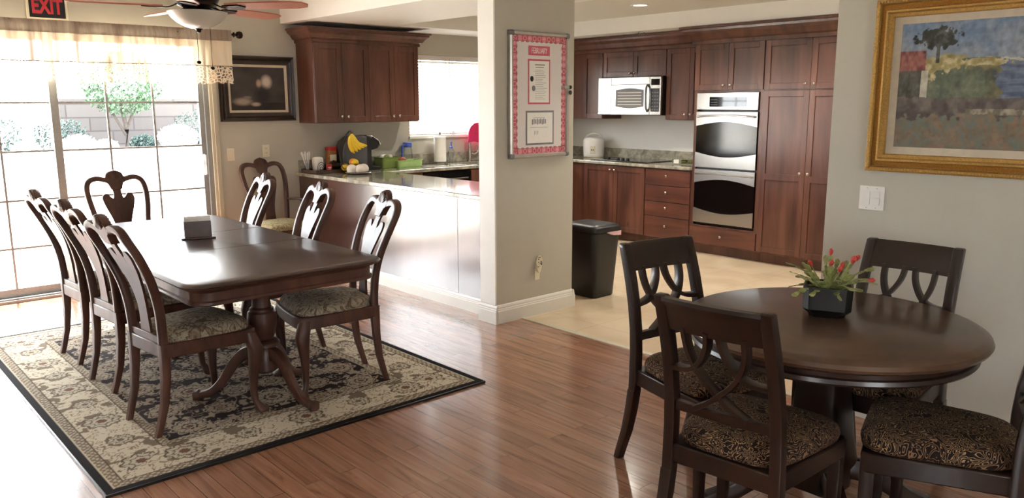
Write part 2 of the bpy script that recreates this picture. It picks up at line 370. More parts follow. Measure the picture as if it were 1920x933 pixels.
def sbox(name, mat, *b, bevel=0): return struct(MB().box(*b).build(name, mat, smooth=False, bevel=bevel))
def copy_tree(o, parent=None):
    kids = [c for c in scene.objects if c.parent == o]
    c = o.copy(); scene.collection.objects.link(c)
    if parent is not None: c.parent = parent
    for k in kids: copy_tree(k, c)
    return c
def place(root, loc, rz, label, group=None):
    root.location = loc; root.rotation_euler = (0, 0, rz); root['label'] = label
    if group: root['group'] = group
    return root
def smooth_path(pts, k=4):
    """Catmull-Rom through the points"""
    P = [np.array(p, float) for p in pts]; out = []
    for i in range(len(P)-1):
        p0 = P[i-1] if i > 0 else 2*P[0]-P[1]; p1, p2 = P[i], P[i+1]; p3 = P[i+2] if i+2 < len(P) else 2*P[-1]-P[-2]
        for j in range(k):
            t = j/k; out.append(tuple(.5*((2*p1)+(-p0+p2)*t+(2*p0-5*p1+4*p2-p3)*t*t+(-p0+3*p1-3*p2+p3)*t**3)))
    out.append(tuple(P[-1])); return out
def grid_picture(name, mat, u0, u1, v0, v1, nu, nv, P, colour, parent=None, world=True):
    """a flat sheet of fine faces, P(u, v) -> point, colour(U, V) -> rgb (linear) as a colour attribute"""
    us = np.linspace(u0, u1, nu); vs = np.linspace(v0, v1, nv); U, V = np.meshgrid(us, vs)
    pts = P(U, V); pts = np.stack([np.broadcast_to(p, U.shape) for p in pts], -1).reshape(-1, 3)
    if parent is not None and world: pts = pts-np.array(parent.location)
    idx = np.arange(nu*nv).reshape(nv, nu)
    q = np.stack([idx[:-1, :-1], idx[:-1, 1:], idx[1:, 1:], idx[1:, :-1]], -1).reshape(-1, 4)
    me = bpy.data.meshes.new(name); me.from_pydata(pts.tolist(), [], q.tolist())
    col = np.clip(colour(U, V), 0, 1).reshape(-1, 3); col = np.concatenate([col, np.ones((len(col), 1))], 1)
    a = me.color_attributes.new('pattern', 'FLOAT_COLOR', 'POINT'); a.data.foreach_set('color', col.astype(np.float32).ravel())
    me.materials.append(M[mat]); o = bpy.data.objects.new(name, me); scene.collection.objects.link(o)
    if parent is not None: o.parent = parent
    return o
def srgb(*c): return np.array([lin(x) for x in c])
def fbm(U, V, scale, seed, octaves=3):
    """smooth value noise, about -1..1"""
    r = np.random.RandomState(seed); out = np.zeros(U.shape); amp = 1; tot = 0
    for o in range(octaves):
        g = r.uniform(-1, 1, (64, 64)); a, b = U*scale*2**o+17.3*o, V*scale*2**o+5.1*o
        i0, j0 = np.floor(a).astype(int), np.floor(b).astype(int); fa, fb = a-i0, b-j0; fa = fa*fa*(3-2*fa); fb = fb*fb*(3-2*fb)
        G = lambda p, q: g[p % 64, q % 64]
        out += amp*1.7*((G(i0, j0)*(1-fa)+G(i0+1, j0)*fa)*(1-fb)+(G(i0, j0+1)*(1-fa)+G(i0+1, j0+1)*fa)*fb); tot += amp*.8; amp *= .55
    return out/tot
def text(body, size, P, mat, name, parent, extrude=.001, world=True, align='CENTER', bold=0):
    """P: 4x4 matrix placing the flat text (x right, y up)"""
    cu = bpy.data.curves.new(name, 'FONT'); cu.body = body; cu.size = size; cu.extrude = extrude; cu.align_x = align; cu.align_y = 'CENTER'; cu.offset = bold
    o = bpy.data.objects.new(name+'_curve', cu); scene.collection.objects.link(o)
    me = bpy.data.meshes.new_from_object(o.evaluated_get(bpy.context.evaluated_depsgraph_get())); me.transform(P)
    if parent is not None and world: me.transform(Matrix.Translation(-Vector(parent.location)))
    scene.collection.objects.unlink(o); bpy.data.objects.remove(o)
    me.materials.clear(); me.materials.append(M[mat]); me.name = name
    r = bpy.data.objects.new(name, me); scene.collection.objects.link(r)
    if parent is not None: r.parent = parent
    return r
def face_my(x, y, z, sx=1):   # text matrix on a face looking towards -y
    return Matrix(((sx, 0, 0, x), (0, 0, -1, y), (0, 1, 0, z), (0, 0, 0, 1)))
def face_mx(x, y, z):         # on a face looking towards -x
    return Matrix(((0, 0, -1, x), (-1, 0, 0, y), (0, 1, 0, z), (0, 0, 0, 1)))

# ------------------------------------------------------------------ the room shell
YW = 7.22           # inner face of the sliding-door wall
XP = 3.83           # face of the wall with the landscape picture
XK = 7.52           # kitchen back wall
CEIL = 2.80
f1 = MB().add([(-2.6, -3.2, 0), (XP+.02, -3.2, 0), (XP+.02, YW+.02, 0), (-2.6, YW+.02, 0), (-2.6, -3.2, -.1), (XP+.02, -3.2, -.1), (XP+.02, YW+.02, -.1), (-2.6, YW+.02, -.1)],
              [(0, 1, 2, 3), (4, 7, 6, 5), (0, 4, 5, 1), (1, 5, 6, 2), (2, 6, 7, 3), (3, 7, 4, 0)]).build('floor', 'floor', smooth=False)
struct(f1, 'reddish oak plank floor of the dining area')
struct(MB().box(XP+.02, 1.7, -.1, XK, YW, 0).build('floor', 'tile', smooth=False), 'beige stone tile floor of the kitchen')
# sliding-door wall with openings: door x .42..2.84 z 0..2.04, kitchen window x 5.02..6.35 z 1.19..2.07
DX0, DX1, DZ = -.55, 2.86, 2.12
WX0, WX1, WZ0, WZ1 = 5.03, 6.35, 1.20, 2.065
m = MB()
m.box(-2.8, YW, 0, DX0, YW+.16, CEIL); m.box(DX0, YW, DZ, DX1, YW+.16, CEIL); m.box(DX1, YW, 0, WX0, YW+.16, CEIL)
m.box(WX0, YW, 0, WX1, YW+.16, WZ0); m.box(WX0, YW, WZ1, WX1, YW+.16, CEIL); m.box(WX1, YW, 0, XK+.2, YW+.16, CEIL)
struct(m.build('wall_back', 'wall', smooth=False))
# side wall with two tall windows, behind and left of the camera
m = MB(); X = -2.6
for y0, y1 in ((-3.2, -.9), (.0, 7.22)): m.box(X-.15, y0, 0, X, y1, CEIL)
for y0, y1 in ((-.9, .0),): m.box(X-.15, y0, 0, X, y1, .6); m.box(X-.15, y0, 2.2, X, y1, CEIL)
struct(m.build('wall_left', 'wall', smooth=False))
m = MB(); Y = -3.2
for x0, x1 in ((-2.75, -.6), (1.0, 4.0)): m.box(x0, Y-.15, 0, x1, Y, CEIL)
m.box(-.6, Y-.15, 0, 1.0, Y, .9); m.box(-.6, Y-.15, 2.1, 1.0, Y, CEIL)
struct(m.build('wall_front', 'wall', smooth=False))
for k, b in enumerate([(-2.66, -.9, .6, -2.64, .0, 2.2)]):
    w = struct(MB().box(*b).build('window_%d' % (k+3), 'glass', smooth=False))
    y0, y1 = b[1], b[4]; fr = MB()
    for q in (y0, (y0+y1)/2-.025, y1-.05): fr.box(-2.68, q, .6, -2.60, q+.05, 2.2)
    fr.box(-2.68, y0, .6, -2.60, y1, .65); fr.box(-2.68, y0, 2.15, -2.60, y1, 2.2); fr.build('window_frame', 'trim', w, smooth=False)
w = struct(MB().box(-.6, -3.27, .9, 1.0, -3.25, 2.1).build('window_5', 'glass', smooth=False)); fr = MB()
for q in (-.6, .175, .95): fr.box(q, -3.29, .9, q+.05, -3.21, 2.1)
fr.box(-.6, -3.29, .9, 1.0, -3.21, .95); fr.box(-.6, -3.29, 2.05, 1.0, -3.21, 2.1); fr.build('window_frame', 'trim', w, smooth=False)
YE = 1.895
sbox('wall_right', 'wall', XP, -3.2, 0, XP+.15, YE, CEIL)
sbox('wall_kitchen_front', 'white_wall', XP+.15, 1.7, 0, XK+.2, 1.85, 2.45)
sbox('wall_kitchen_right', 'white_wall', XK, 1.7, 0, XK+.15, YW, CEIL)
# pillar between dining room and kitchen
sbox('wall_pillar', 'wall', 3.605, 4.16, 0, 4.375, 4.32, 2.30)
struct(MB().box(3.593, 4.158, .135, 3.606, 4.322, 2.29).build('pillar_lit_face', 'white_wall', smooth=False), 'pillar end face, lightened in colour for the door light')  # paler sheet over the wall paint, standing in for light from the door
# ceiling, dropped beam and the soffits around the kitchen tray
sbox('ceiling', 'ceiling', -2.75, -3.35, CEIL, XK+.2, YW+.16, CEIL+.1)
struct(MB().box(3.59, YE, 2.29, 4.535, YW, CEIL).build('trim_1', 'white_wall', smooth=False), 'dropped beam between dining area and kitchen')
struct(MB().box(4.535, 1.85, 2.445, XK, YW, CEIL).build('ceiling_kitchen', 'ceiling', smooth=False))
m = MB().box(4.535, 6.66, 2.29, XK, YW, 2.445); m.box(6.81, 1.85, 2.29, XK, 6.66, 2.445)
struct(m.build('trim_2', 'white_wall', smooth=False), 'soffit above the kitchen cabinets')
# baseboards
def base_prof(m, x0, y0, x1, y1, nx, ny, h=.135):
    """moulded baseboard from (x0,y0) to (x1,y1); (nx,ny) points into the room"""
    prof = [(0, 0), (.018, 0), (.018, h*.66), (.014, h*.70), (.014, h*.76), (.010, h*.80), (.010, h*.88), (.005, h*.97), (0, h)]
    rings = [[(x+nx*d, y+ny*d, z) for d, z in prof] for x, y in ((x0, y0), (x1, y1))]
    m.rings(rings)
def bb(name, segs, h=.135):
    m = MB()
    for sgm in segs: base_prof(m, *sgm, h=h)
    return struct(m.build(name, 'trim', smooth=False))
bb('baseboard_right', [(XP, -3.2, XP, YE+.01, -1, 0)])
bb('baseboard_back', [(2.94, YW, 3.70, YW, 0, -1)])
bb('baseboard_pillar', [(3.605, 4.16, 4.375, 4.16, 0, -1), (3.600, 4.1415, 3.600, 4.338, -1, 0), (4.375, 4.1415, 4.375, 4.33, 1, 0)])
bb('baseboard_peninsula', [(3.70, 4.32, 3.70, YW, -1, 0)], h=.115)
struct(MB().box(XP+.0, YE, -.001, XP+.035, 4.142, .006).build('trim_3', 'cream_trim', smooth=False), 'metal strip between wood and tile')

# sliding glass door
d1 = struct(MB().box(1.66, YW+.045, .06, 2.78, YW+.051, 2.06).build('door_1', 'glass', smooth=False), 'sliding glass door panel nearest the framed picture')
d2 = struct(MB().box(.46, YW+.085, .06, 1.62, YW+.091, 2.06).build('door_2', 'glass', smooth=False), 'fixed glass door panel')
d3 = struct(MB().box(-.5, YW+.085, .06, .42, YW+.091, 2.06).build('door_3', 'glass', smooth=False), 'glass side panel of the patio door')
def door_frame(par, x0, x1, y):
    m = MB(); m.box(x0-.04, y-.02, .02, x0+.02, y+.02, 2.11); m.box(x1-.02, y-.02, .02, x1+.04, y+.02, 2.11)
    m.box(x0, y-.018, .02, x1, y+.018, .10); m.box(x0, y-.018, 2.05, x1, y+.018, 2.11); m.build('door_panel_frame', 'door_frame', par, smooth=False, bevel=.003)
def muntins(par, xs, zs, x0, x1, y):
    m = MB()
    for x in xs: m.box(x-.008, y-.008, .08, x+.008, y+.008, 2.06)
    for z in zs: m.box(x0, y-.006, z-.008, x1, y+.006, z+.008)
    m.build('muntin_grid', 'door_frame', par, smooth=False)
ZS = [.42, .80, 1.185, 1.565]
door_frame(d1, 1.64, 2.80, YW+.048); muntins(d1, [2.018, 2.39], ZS, 1.66, 2.78, YW+.036)
door_frame(d2, .46, 1.62, YW+.088); muntins(d2, [.84, 1.235], ZS, .46, 1.62, YW+.076)
door_frame(d3, -.5, .42, YW+.088); muntins(d3, [-.2, .12], ZS, -.5, .42, YW+.076)
h = MB().tube(smooth_path([(2.795, YW+.03, 1.10), (2.792, YW-.015, 1.08), (2.786, YW-.035, 1.01), (2.792, YW-.015, .94), (2.795, YW+.03, .92)]), .007)
h.box(2.785, YW+.02, .92, 2.815, YW+.032, 1.10); h.build('door_handle', 'white', d1)
m = MB()      # frame, jamb and casing steps
m.box(2.82, YW+.0, 0, 2.86, YW+.13, DZ); m.box(DX0, YW+.0, 0, DX0+.03, YW+.13, DZ); m.box(DX0, YW+.0, 2.105, DX1, YW+.13, DZ); m.box(DX0, YW-.01, 0, DX1, YW+.15, .022); m.box(DX0, YW+.01, .022, DX1, YW+.03, .035)
struct(m.build('trim_4', 'door_frame', smooth=False), 'metal track and jamb of the sliding door')
m = MB().box(2.86, YW-.02, 0, 2.885, YW, DZ+.01); m.box(2.885, YW-.03, 0, 2.905, YW, DZ+.02); m.box(2.905, YW-.022, 0, 2.93, YW, DZ+.03); m.box(DX0-.06, YW-.022, DZ, 2.93, YW, DZ+.025)
struct(m.build('trim_5', 'cream_trim', smooth=False, bevel=.003), 'cream casing around the sliding door')

# kitchen window: frame, glass, sill
w = struct(MB().box(WX0, YW+.10, WZ0, WX1, YW+.106, WZ1).build('window_1', 'glass', smooth=False))
m = MB().box(WX0, YW+.08, WZ0, WX0+.04, YW+.13, WZ1); m.box(WX1-.04, YW+.08, WZ0, WX1, YW+.13, WZ1); m.box(5.67, YW+.08, WZ0, 5.71, YW+.13, WZ1); m.box(WX0, YW+.08, WZ0, WX1, YW+.13, WZ0+.04); m.box(WX0, YW+.08, WZ1-.04, WX1, YW+.13, WZ1)
m.build('window_frame', 'trim', w, smooth=False)
MB().box(WX0-.02, YW-.035, WZ0-.03, WX1+.02, YW+.08, WZ0).build('window_sill', 'trim', w, smooth=False, bevel=.004)
bl = thing('window_blind', 'white horizontal slat blind lowered over the kitchen window above the sink', 'blind', (WX0+.66, YW+.04, WZ0))
MB().box(WX0+.005, YW+.015, WZ1-.055, WX1-.005, YW+.06, WZ1-.002).build('head_rail', 'white', bl, True, smooth=False)
for k in range(24):
    z = WZ0+.045+k*.0325
    a = .75; dx, dz = .019*math.cos(a), .019*math.sin(a)
    MB().rings([[(x, YW+.04-dx, z-dz), (x, YW+.04+dx, z+dz), (x, YW+.04+dx, z+dz+.002), (x, YW+.04-dx, z-dz+.002)] for x in (WX0+.01, WX1-.01)]).build('slat', 'blind', bl, True, smooth=False)
MB().box(WX0+.01, YW+.022, WZ0+.005, WX1-.01, YW+.058, WZ0+.022).build('bottom_rail', 'white', bl, True, smooth=False)
m = MB()
for x in (WX0+.18, 5.55, 5.60, WX1-.18): m.tube([(x, YW+.016, WZ0+.01), (x, YW+.016, WZ1-.03)], .0022, 5)
m.build('ladder_cord', 'grey', bl, True)

# ------------------------------------------------------------------ kitchen cabinetry
def face_x(x): return lambda u, n, z: (x-n, u, z)      # faces looking towards -x: u = y
def face_y(y): return lambda u, n, z: (u, y-n, z)      # faces looking towards -y: u = x
def door_mb(T, u0, u1, z0, z1, fw=.055, t=.02):
    m = MB(T); g = .0015; u0 += g; u1 -= g; z0 += g; z1 -= g; fw = min(fw, (u1-u0)*.3)
    m.box(u0, 0, z0, u0+fw, t, z1); m.box(u1-fw, 0, z0, u1, t, z1); m.box(u0+fw, 0, z0, u1-fw, t, z0+fw); m.box(u0+fw, 0, z1-fw, u1-fw, t, z1)
    m.box(u0+fw, 0, z0+fw, u1-fw, t-.010, z1-fw); return m
def knob(T, u, z, par, t=.02):
    prof = [(.005, 0), (.005, .012), (.010, .016), (.014, .022), (.014, .027), (.009, .031), (.002, .032)]
    R = [[(u+r*math.cos(a), t+h, z+r*math.sin(a)) for a in [2*PI*i/14 for i in range(14)]] for r, h in prof]
    MB(T).rings(R).build('knob', 'nickel', par, None)
def kn(T, u, z, door, root, t=.02):
    prof = [(.005, 0), (.005, .012), (.010, .016), (.014, .022), (.014, .027), (.009, .031), (.002, .032)]
    l = root.location
    T2 = lambda a, b, c: tuple(np.array(T(a, b, c))-np.array(l))
    R = [[(u+r*math.cos(a), t+h, z+r*math.sin(a)) for a in [2*PI*i/14 for i in range(14)]] for r, h in prof]
    MB(T2).rings(R).build('knob', 'nickel', door)
def cab_door(T, root, u0, u1, z0, z1, ku=None, kz=None, name='door', mat='cherry', slab=False):
    if slab:
        m = MB(T); m.box(u0+.0015, 0, z0+.0015, u1-.0015, .02, z1-.0015)
    else: m = door_mb(T, u0, u1, z0, z1)
    d = m.build(name, mat, root, True, bevel=.002, smooth=False)
    if ku is not None: kn(T, ku, kz, d, root)
    return d
# upper cabinet over the peninsula
U = thing('wall_cabinet', 'dark cherry four-door wall cabinet with crown hanging above the coffee maker', 'cabinet', (4.33, 7.05, 1.365))
MB().box(3.735, 6.90, 1.365, 4.925, YW, 2.13).build('body', 'cherry', U, True, smooth=False, bevel=.003)
T = face_y(6.90); xs = [3.737, 4.034, 4.331, 4.628, 4.923]
for i in range(4):
    cab_door(T, U, xs[i], xs[i+1], 1.37, 2.115, xs[i+1]-.035 if i % 2 == 0 else xs[i]+.035, 1.425)
def crown(root, path, z0, z1, out, name='crown'):
    """path of (x, y, nx, ny) corners; stepped crown moulding"""
    prof = [(0, 0), (.012, 0), (.012, .2), (.03, .28), (.05, .55), (.075, .72), (.078, .85), (1.0*.09, .87), (.09, 1), (0, 1)]
    k = out/.09; m = MB(); m.rings([[(x+nx*d*k, y+ny*d*k, z0+(z1-z0)*h) for d, h in prof] for x, y, nx, ny in path]); return m.build(name, 'cherry', root, True, smooth=False)
crown(U, [(3.735, YW-.001, -1, 0), (3.735, 6.88, -1, -1), (4.925, 6.88, 1, -1), (4.925, YW-.001, 1, 0)], 2.115, 2.245, .10)
# right-hand kitchen run (faces look towards -x)
TX = face_x(7.19)
C1 = thing('corner_wall_cabinet', 'tall cherry wall cabinet in the corner beside the microwave', 'cabinet', (7.35, 6.7, 1.36))
MB().box(7.19, 6.352, 1.36, XK-.004, YW-.004, 2.13).build('body', 'cherry', C1, True, smooth=False, bevel=.003)
cab_door(TX, C1, 6.355, 6.66, 1.365, 2.115, 6.39, 1.42)
C2 = thing('microwave_cabinet', 'short two-door cherry cabinet directly above the microwave', 'cabinet', (7.35, 5.9, 1.83))
MB().box(7.19, 5.440, 1.83, XK-.004, 6.350, 2.13).build('body', 'cherry', C2, True, smooth=False, bevel=.003)
cab_door(TX, C2, 5.90, 6.348, 1.835, 2.115, 5.935, 1.875); cab_door(TX, C2, 5.442, 5.90, 1.835, 2.115, 5.865, 1.875)
C3 = thing('narrow_wall_cabinet', 'tall narrow cherry wall cabinet between the microwave and the ovens', 'cabinet', (7.35, 5.15, 1.36))
MB().box(7.19, 4.882, 1.36, XK-.004, 5.438, 2.13).build('body', 'cherry', C3, True, smooth=False, bevel=.003)
cab_door(TX, C3, 5.135, 5.436, 1.365, 2.115, 5.17, 1.42); cab_door(TX, C3, 4.884, 5.135, 1.365, 2.115, 5.10, 1.42)
# oven tower
TO = face_x(6.92)
C4 = thing('oven_cabinet', 'tall cherry cabinet tower holding the stainless double oven', 'cabinet', (7.2, 4.48, 0))
m = MB().box(6.92, 4.10, .10, XK-.004, 4.14, 2.13); m.box(6.92, 4.845, .10, XK-.004, 4.88, 2.13); m.box(6.92, 4.14, .10, XK-.004, 4.845, .305); m.box(6.92, 4.14, 1.645, XK-.004, 4.845, 2.13); m.box(6.99, 4.10, 0, XK-.004, 4.88, .10)
m.build('body', 'cherry', C4, True, smooth=False)
cab_door(TO, C4, 4.105, 4.49, 1.665, 2.115, 4.45, 1.71); cab_door(TO, C4, 4.49, 4.875, 1.665, 2.115, 4.53, 1.71)
cab_door(TO, C4, 4.105, 4.875, .115, .285, 4.49, .21, 'drawer', 'cherry_h', True)
# pantry
C5 = thing('pantry_cabinet', 'full-height cherry pantry cabinet beside the ovens with upper and lower doors', 'cabinet', (7.2, 3.63, 0))
m = MB().box(6.92, 3.165, .10, XK-.004, 4.098, 2.13); m.box(6.99, 3.165, 0, XK-.004, 4.098, .10); m.build('body', 'cherry', C5, True, smooth=False, bevel=.003)
for u0, u1, k in ((3.635, 4.095, 3.675), (3.17, 3.635, 3.595)):
    cab_door(TO, C5, u0, u1, 1.665, 2.115, k, 1.71)
    m = door_mb(TO, u0, u1, .115, 1.655); m.box(u0+.055, 0, .82, u1-.055, .02, .88); d = m.build('door', 'cherry', C5, True, bevel=.002, smooth=False); kn(TO, k, .90, d, C5)
# crown along the run
K = thing('cabinet_crown', 'stepped cherry crown moulding along the top of the kitchen wall cabinets', 'moulding', (7.2, 5, 2.115))
crown(K, [(7.17, 7.1, -1, 0), (7.17, 4.90, -1, 0), (6.90, 4.90, -1, 1), (6.90, 3.165, -1, 0)], 2.117, 2.285, .11, 'crown_profile')
# base cabinets: cooktop doors, drawers
B1 = thing('cooktop_base_cabinet', 'cherry two-door base cabinet under the cooktop', 'cabinet', (7.2, 5.95, 0))
m = MB().box(6.92, 5.483, .10, XK-.004, 6.66, .857); m.box(6.99, 5.483, 0, XK-.004, 6.66, .10); m.build('body', 'cherry', B1, True, smooth=False)
cab_door(TO, B1, 5.485, 5.93, .11, .845, 5.90, .80); cab_door(TO, B1, 5.93, 6.38, .11, .845, 5.965, .80)
B2 = thing('drawer_base_cabinet', 'cherry base cabinet with a stack of four drawers beside the ovens', 'cabinet', (7.2, 5.18, 0))
m = MB().box(6.92, 4.882, .10, XK-.004, 5.481, .857); m.box(6.99, 4.882, 0, XK-.004, 5.481, .10); m.build('body', 'cherry', B2, True, smooth=False)
for z0, z1 in ((.11, .335), (.34, .495), (.50, .67), (.675, .845)): cab_door(TO, B2, 4.89, 5.475, z0, z1, 5.18, (z0+z1)/2+.02, 'drawer', 'cherry_h', True)
SX0_, SX1_ = 5.50, 6.15
B3 = thing('sink_base_cabinet', 'cherry base cabinet below the sink, next to the black dishwasher', 'cabinet', (6.2, 6.95, 0))
m = MB().box(5.42, 6.68, .10, 6.91, YW-.004, .69); m.box(5.42, 6.68, .69, SX0_-.02, YW-.004, .857); m.box(SX1_+.02, 6.68, .69, 6.91, YW-.004, .857); m.box(SX0_-.02, 6.68, .69, SX1_+.02, 6.70, .857); m.box(5.42, 6.74, 0, 6.91, YW-.004, .10); m.build('body', 'cherry', B3, True, smooth=False)
B4 = thing('corner_base_cabinet', 'cherry corner base cabinet between the peninsula and the dishwasher', 'cabinet', (4.57, 6.95, 0))
MB().box(4.34, 6.68, .10, 4.80, YW-.004, .857).box(4.34, 6.74, 0, 4.80, YW-.004, .10).build('body', 'cherry', B4, True, smooth=False)
TB = face_y(6.68)
for a, b in ((5.425, 5.87), (5.87, 6.315), (6.315, 6.90)): cab_door(TB, B3, a, b, .11, .845, b-.04, .79)
DW = thing('dishwasher', 'black dishwasher built in under the counter below the sink window', 'dishwasher', (5.11, 6.9, .10))
MB().box(4.805, 6.685, .0, 5.415, 7.2, .855).build('body', 'black', DW, True, smooth=False)
MB(TB).box(4.81, 0, .12, 5.41, .022, .70).build('door', 'black_glass', DW, True, smooth=False, bevel=.004)
MB(TB).box(4.81, 0, .71, 5.41, .026, .845).build('control_panel', 'black_glass', DW, True, smooth=False, bevel=.004)
MB(TB).tube([(4.86, .026, .765), (4.86, .05, .77), (5.36, .05, .77), (5.36, .026, .765)], .007).build('handle', 'steel', DW, True)
# peninsula
PN = thing('peninsula_cabinet', 'dark cherry panelled peninsula cabinet facing the dining table', 'cabinet', (4.0, 5.8, 0))
MB().box(3.712, 4.322, 0, 4.318, 7.218, .857).build('body', 'cherry', PN, True, smooth=False)
MB().box(3.700, 4.715, .10, 3.712, 7.215, .857).build('back_panel', 'panel', PN, True, smooth=False, bevel=.001)
MB().box(3.700, 4.322, .10, 3.712, 4.712, .857).build('back_panel', 'panel', PN, True, smooth=False, bevel=.001)
# countertop: one continuous slab with a hole for the sink
SX0, SX1, SY0, SY1 = 5.50, 6.15, 6.80, 7.10
m = MB().box(3.66, 4.322, .858, 4.345, 6.65, .892); m.box(3.66, 6.65, .858, SX0, YW-.003, .892); m.box(SX0, 6.65, .858, SX1, SY0, .892); m.box(SX0, SY1, .858, SX1, YW-.003, .892)
m.box(SX1, 6.65, .858, XK-.004, YW-.003, .892); m.box(6.875, 4.884, .858, XK-.004, 6.65, .892)
CT = tag(m.build('countertop', 'granite', smooth=False, bevel=.006), 'mottled grey granite countertop running over peninsula, sink run and cooktop run', 'countertop')
m = MB().box(3.70, YW-.022, .893, XK-.024, YW-.004, 1.005); m.box(XK-.024, 4.884, .893, XK-.005, YW-.004, 1.005); m.build('backsplash', 'granite', CT, smooth=False, bevel=.003)
SK = thing('sink', 'steel undermount kitchen sink below the window', 'sink', (5.82, 6.95, .7))
m = MB().box(SX0, SY0, .70, SX1, SY1, .71); m.box(SX0-.01, SY0-.01, .70, SX0, SY1+.01, .857); m.box(SX1, SY0-.01, .70, SX1+.01, SY1+.01, .857); m.box(SX0, SY0-.01, .70, SX1, SY0, .857); m.box(SX0, SY1, .70, SX1, SY1+.01, .857)
m.build('basin', 'steel', SK, True, smooth=False); MB().lathe([(.04, .712), (.04, .716), (.02, .716)], (5.82, 6.95, 0)).build('drain', 'chrome', SK, True)
FA = thing('faucet', 'brushed steel gooseneck faucet behind the sink with a pink cloth on it', 'faucet', (5.80, 7.14, .893))
m = MB().lathe([(.03, 0), (.03, .012), (.022, .02), (.020, .10), (.016, .16), (.013, .20)]); m.tube(smooth_path([(0, 0, .19), (.0, 0, .30), (.02, -.02, .375), (.08, -.06, .405), (.13, -.10, .37), (.14, -.11, .30)]), .012); m.build('spout', 'nickel', FA)
MB().tube(smooth_path([(.02, -.01, .09), (.05, -.03, .085), (.085, -.045, .12), (.09, -.05, .16)]), .008).build('lever', 'nickel', FA)
m = MB(); nn = 14
rr = []
for i in range(nn):
    t = i/(nn-1); xx = -.055+.26*t
    rr.append([(xx, -.045-.055*math.sin(a)+.008*math.sin(9*t+3*a), .30+.135*max(0, math.sin(a))*(1-.25*(2*t-1)**2)+(-.085 if a < .01 or a > PI-.01 else 0)+.008*math.sin(7*t)) for a in np.linspace(0, PI, 12)])
m.rings(rr, cap=False)
tag(m.build('dish_cloth', 'pink_cloth', thick=.004), 'bright pink cloth draped over the sink faucet', 'cloth').location = (5.80, 7.14, .893+.005)
PT = thing('paper_towel_holder', 'white paper towel roll on a steel stand beside the soap bottle', 'paper towel', (5.315, 7.06, .893))
MB().lathe([(.085, 0), (.088, .006), (.085, .018), (.03, .022)]).build('base', 'steel', PT); MB().lathe([(.006, .02), (.006, .31), (.012, .315), (.012, .345), (.005, .35)], n=12).build('rod', 'steel', PT)
MB().lathe([(.02, .026), (.066, .026), (.066, .295), (.02, .295)]).build('towel_roll', 'paper', PT)
SO = thing('soap_bottle', 'clear dish soap bottle with a blue pump top near the sink', 'bottle', (5.50, 7.10, .893))
MB().loft([(0, 0, 0, .022, .016), (0, 0, .06, .026, .018), (0, 0, .10, .045, .022), (0, 0, .13, .045, .022), (0, 0, .155, .02, .015), (0, 0, .165, .012, .012)], 16).build('bottle_body', 'clear', SO)
MB().lathe([(.019, .163), (.019, .18), (.007, .185), (.007, .22), (.015, .222), (.012, .235)], n=12).build('pump', 'blue', SO)
# pitcher, green tubs, onion
G2 = thing('green_tub', 'light green rectangular plastic tub holding an onion, beside the pitcher', 'tub', (4.83, 7.0, .893))
def tub(root, sx, sy, h, mat):
    prof = [(.92, 0), (.96, h*.3), (1, h-.008), (1.05, h-.006), (1.05, h), (.97, h), (.93, h*.35), (.88, .006)]
    MB().loft([(0, 0, z, sx*k, sy*k) for k, z in prof], 24, .9).build('tub_body', mat, root, angle=50)
tub(G2, .155, .085, .075, 'green')
G1 = thing('olive_green_tub', 'taller olive green tub filled with packets behind the coffee maker', 'tub', (4.615, 7.06, .893)); tub(G1, .10, .09, .11, 'green_dark')
for k, (x, y, c) in enumerate([(-.05, 0, 'white'), (.0, .03, 'paper'), (.03, -.02, 'bun'), (-.02, -.04, 'green_dark')]):
    tag(MB().sphere((4.615+x, 7.06+y, 1.005), .032, 10, 6, (1, .8, .8)).build('packet', c, None), ['white packet', 'grey paper packet', 'cream bundle', 'dark green packet'][k]+' in the olive green tub', 'packet', 'packets in the olive tub')
tag(MB().sphere((4.77, 7.0, .963), .042, 14, 8, (1.2, 1, .9)).build('onion', 'onion'), 'brown onion in the light green tub', 'onion')
PI_ = thing('pitcher', 'clear plastic pitcher with blue lid and handle, behind the light green tub', 'pitcher', (4.94, 7.14, .893))
MB().loft([(0, 0, 0, .045, .045), (0, 0, .10, .055, .055), (0, 0, .16, .05, .05), (0, 0, .20, .04, .04)], 20).build('jug', 'clear', PI_)
MB().lathe([(.043, .195), (.05, .2), (.05, .235), (.046, .245), (.01, .247)]).build('lid', 'blue', PI_)
MB().sweep(smooth_path([(-.045, -.01, .225), (-.075, -.015, .20), (-.08, -.015, .10), (-.055, -.01, .06)]), .018, .022).build('handle', 'blue', PI_)
# coffee maker
CM = thing('coffee_maker', 'black and silver single-cup coffee maker standing behind the bananas', 'coffee maker', (4.26, 7.03, .893), -.15); CM.scale = (1.22, 1.1, 1.04)
m = MB(lambda x, y, z: (x, y, z))
out = [(-.16, 0), (-.16, .20), (-.14, .27), (-.09, .315), (-.02, .33), (.05, .325), (.05, .0)]
MB().prism(out, -.10, .10, 'y').build('housing', 'coffee_grey', CM, bevel=.012)
out = [(.0, .33), (.07, .33), (.125, .31), (.16, .27), (.17, .235), (.15, .205), (.10, .19), (.04, .19), (.04, .30)]
MB().prism(out, -.075, .075, 'y').build('brew_head', 'black', CM, bevel=.012)
MB().sweep(smooth_path([(.03, 0, .335), (.09, 0, .330), (.14, 0, .300), (.165, 0, .262), (.165, 0, .235)]), .12, .012, up=(0, 1, 0)).build('chrome_trim', 'chrome', CM) if False else MB().prism([(.05, .335), (.10, .327), (.15, .298), (.178, .25), (.178, .235), (.168, .235), (.155, .275), (.11, .312), (.05, .325)], -.080, .080, 'y').build('chrome_trim', 'chrome', CM, bevel=.004)
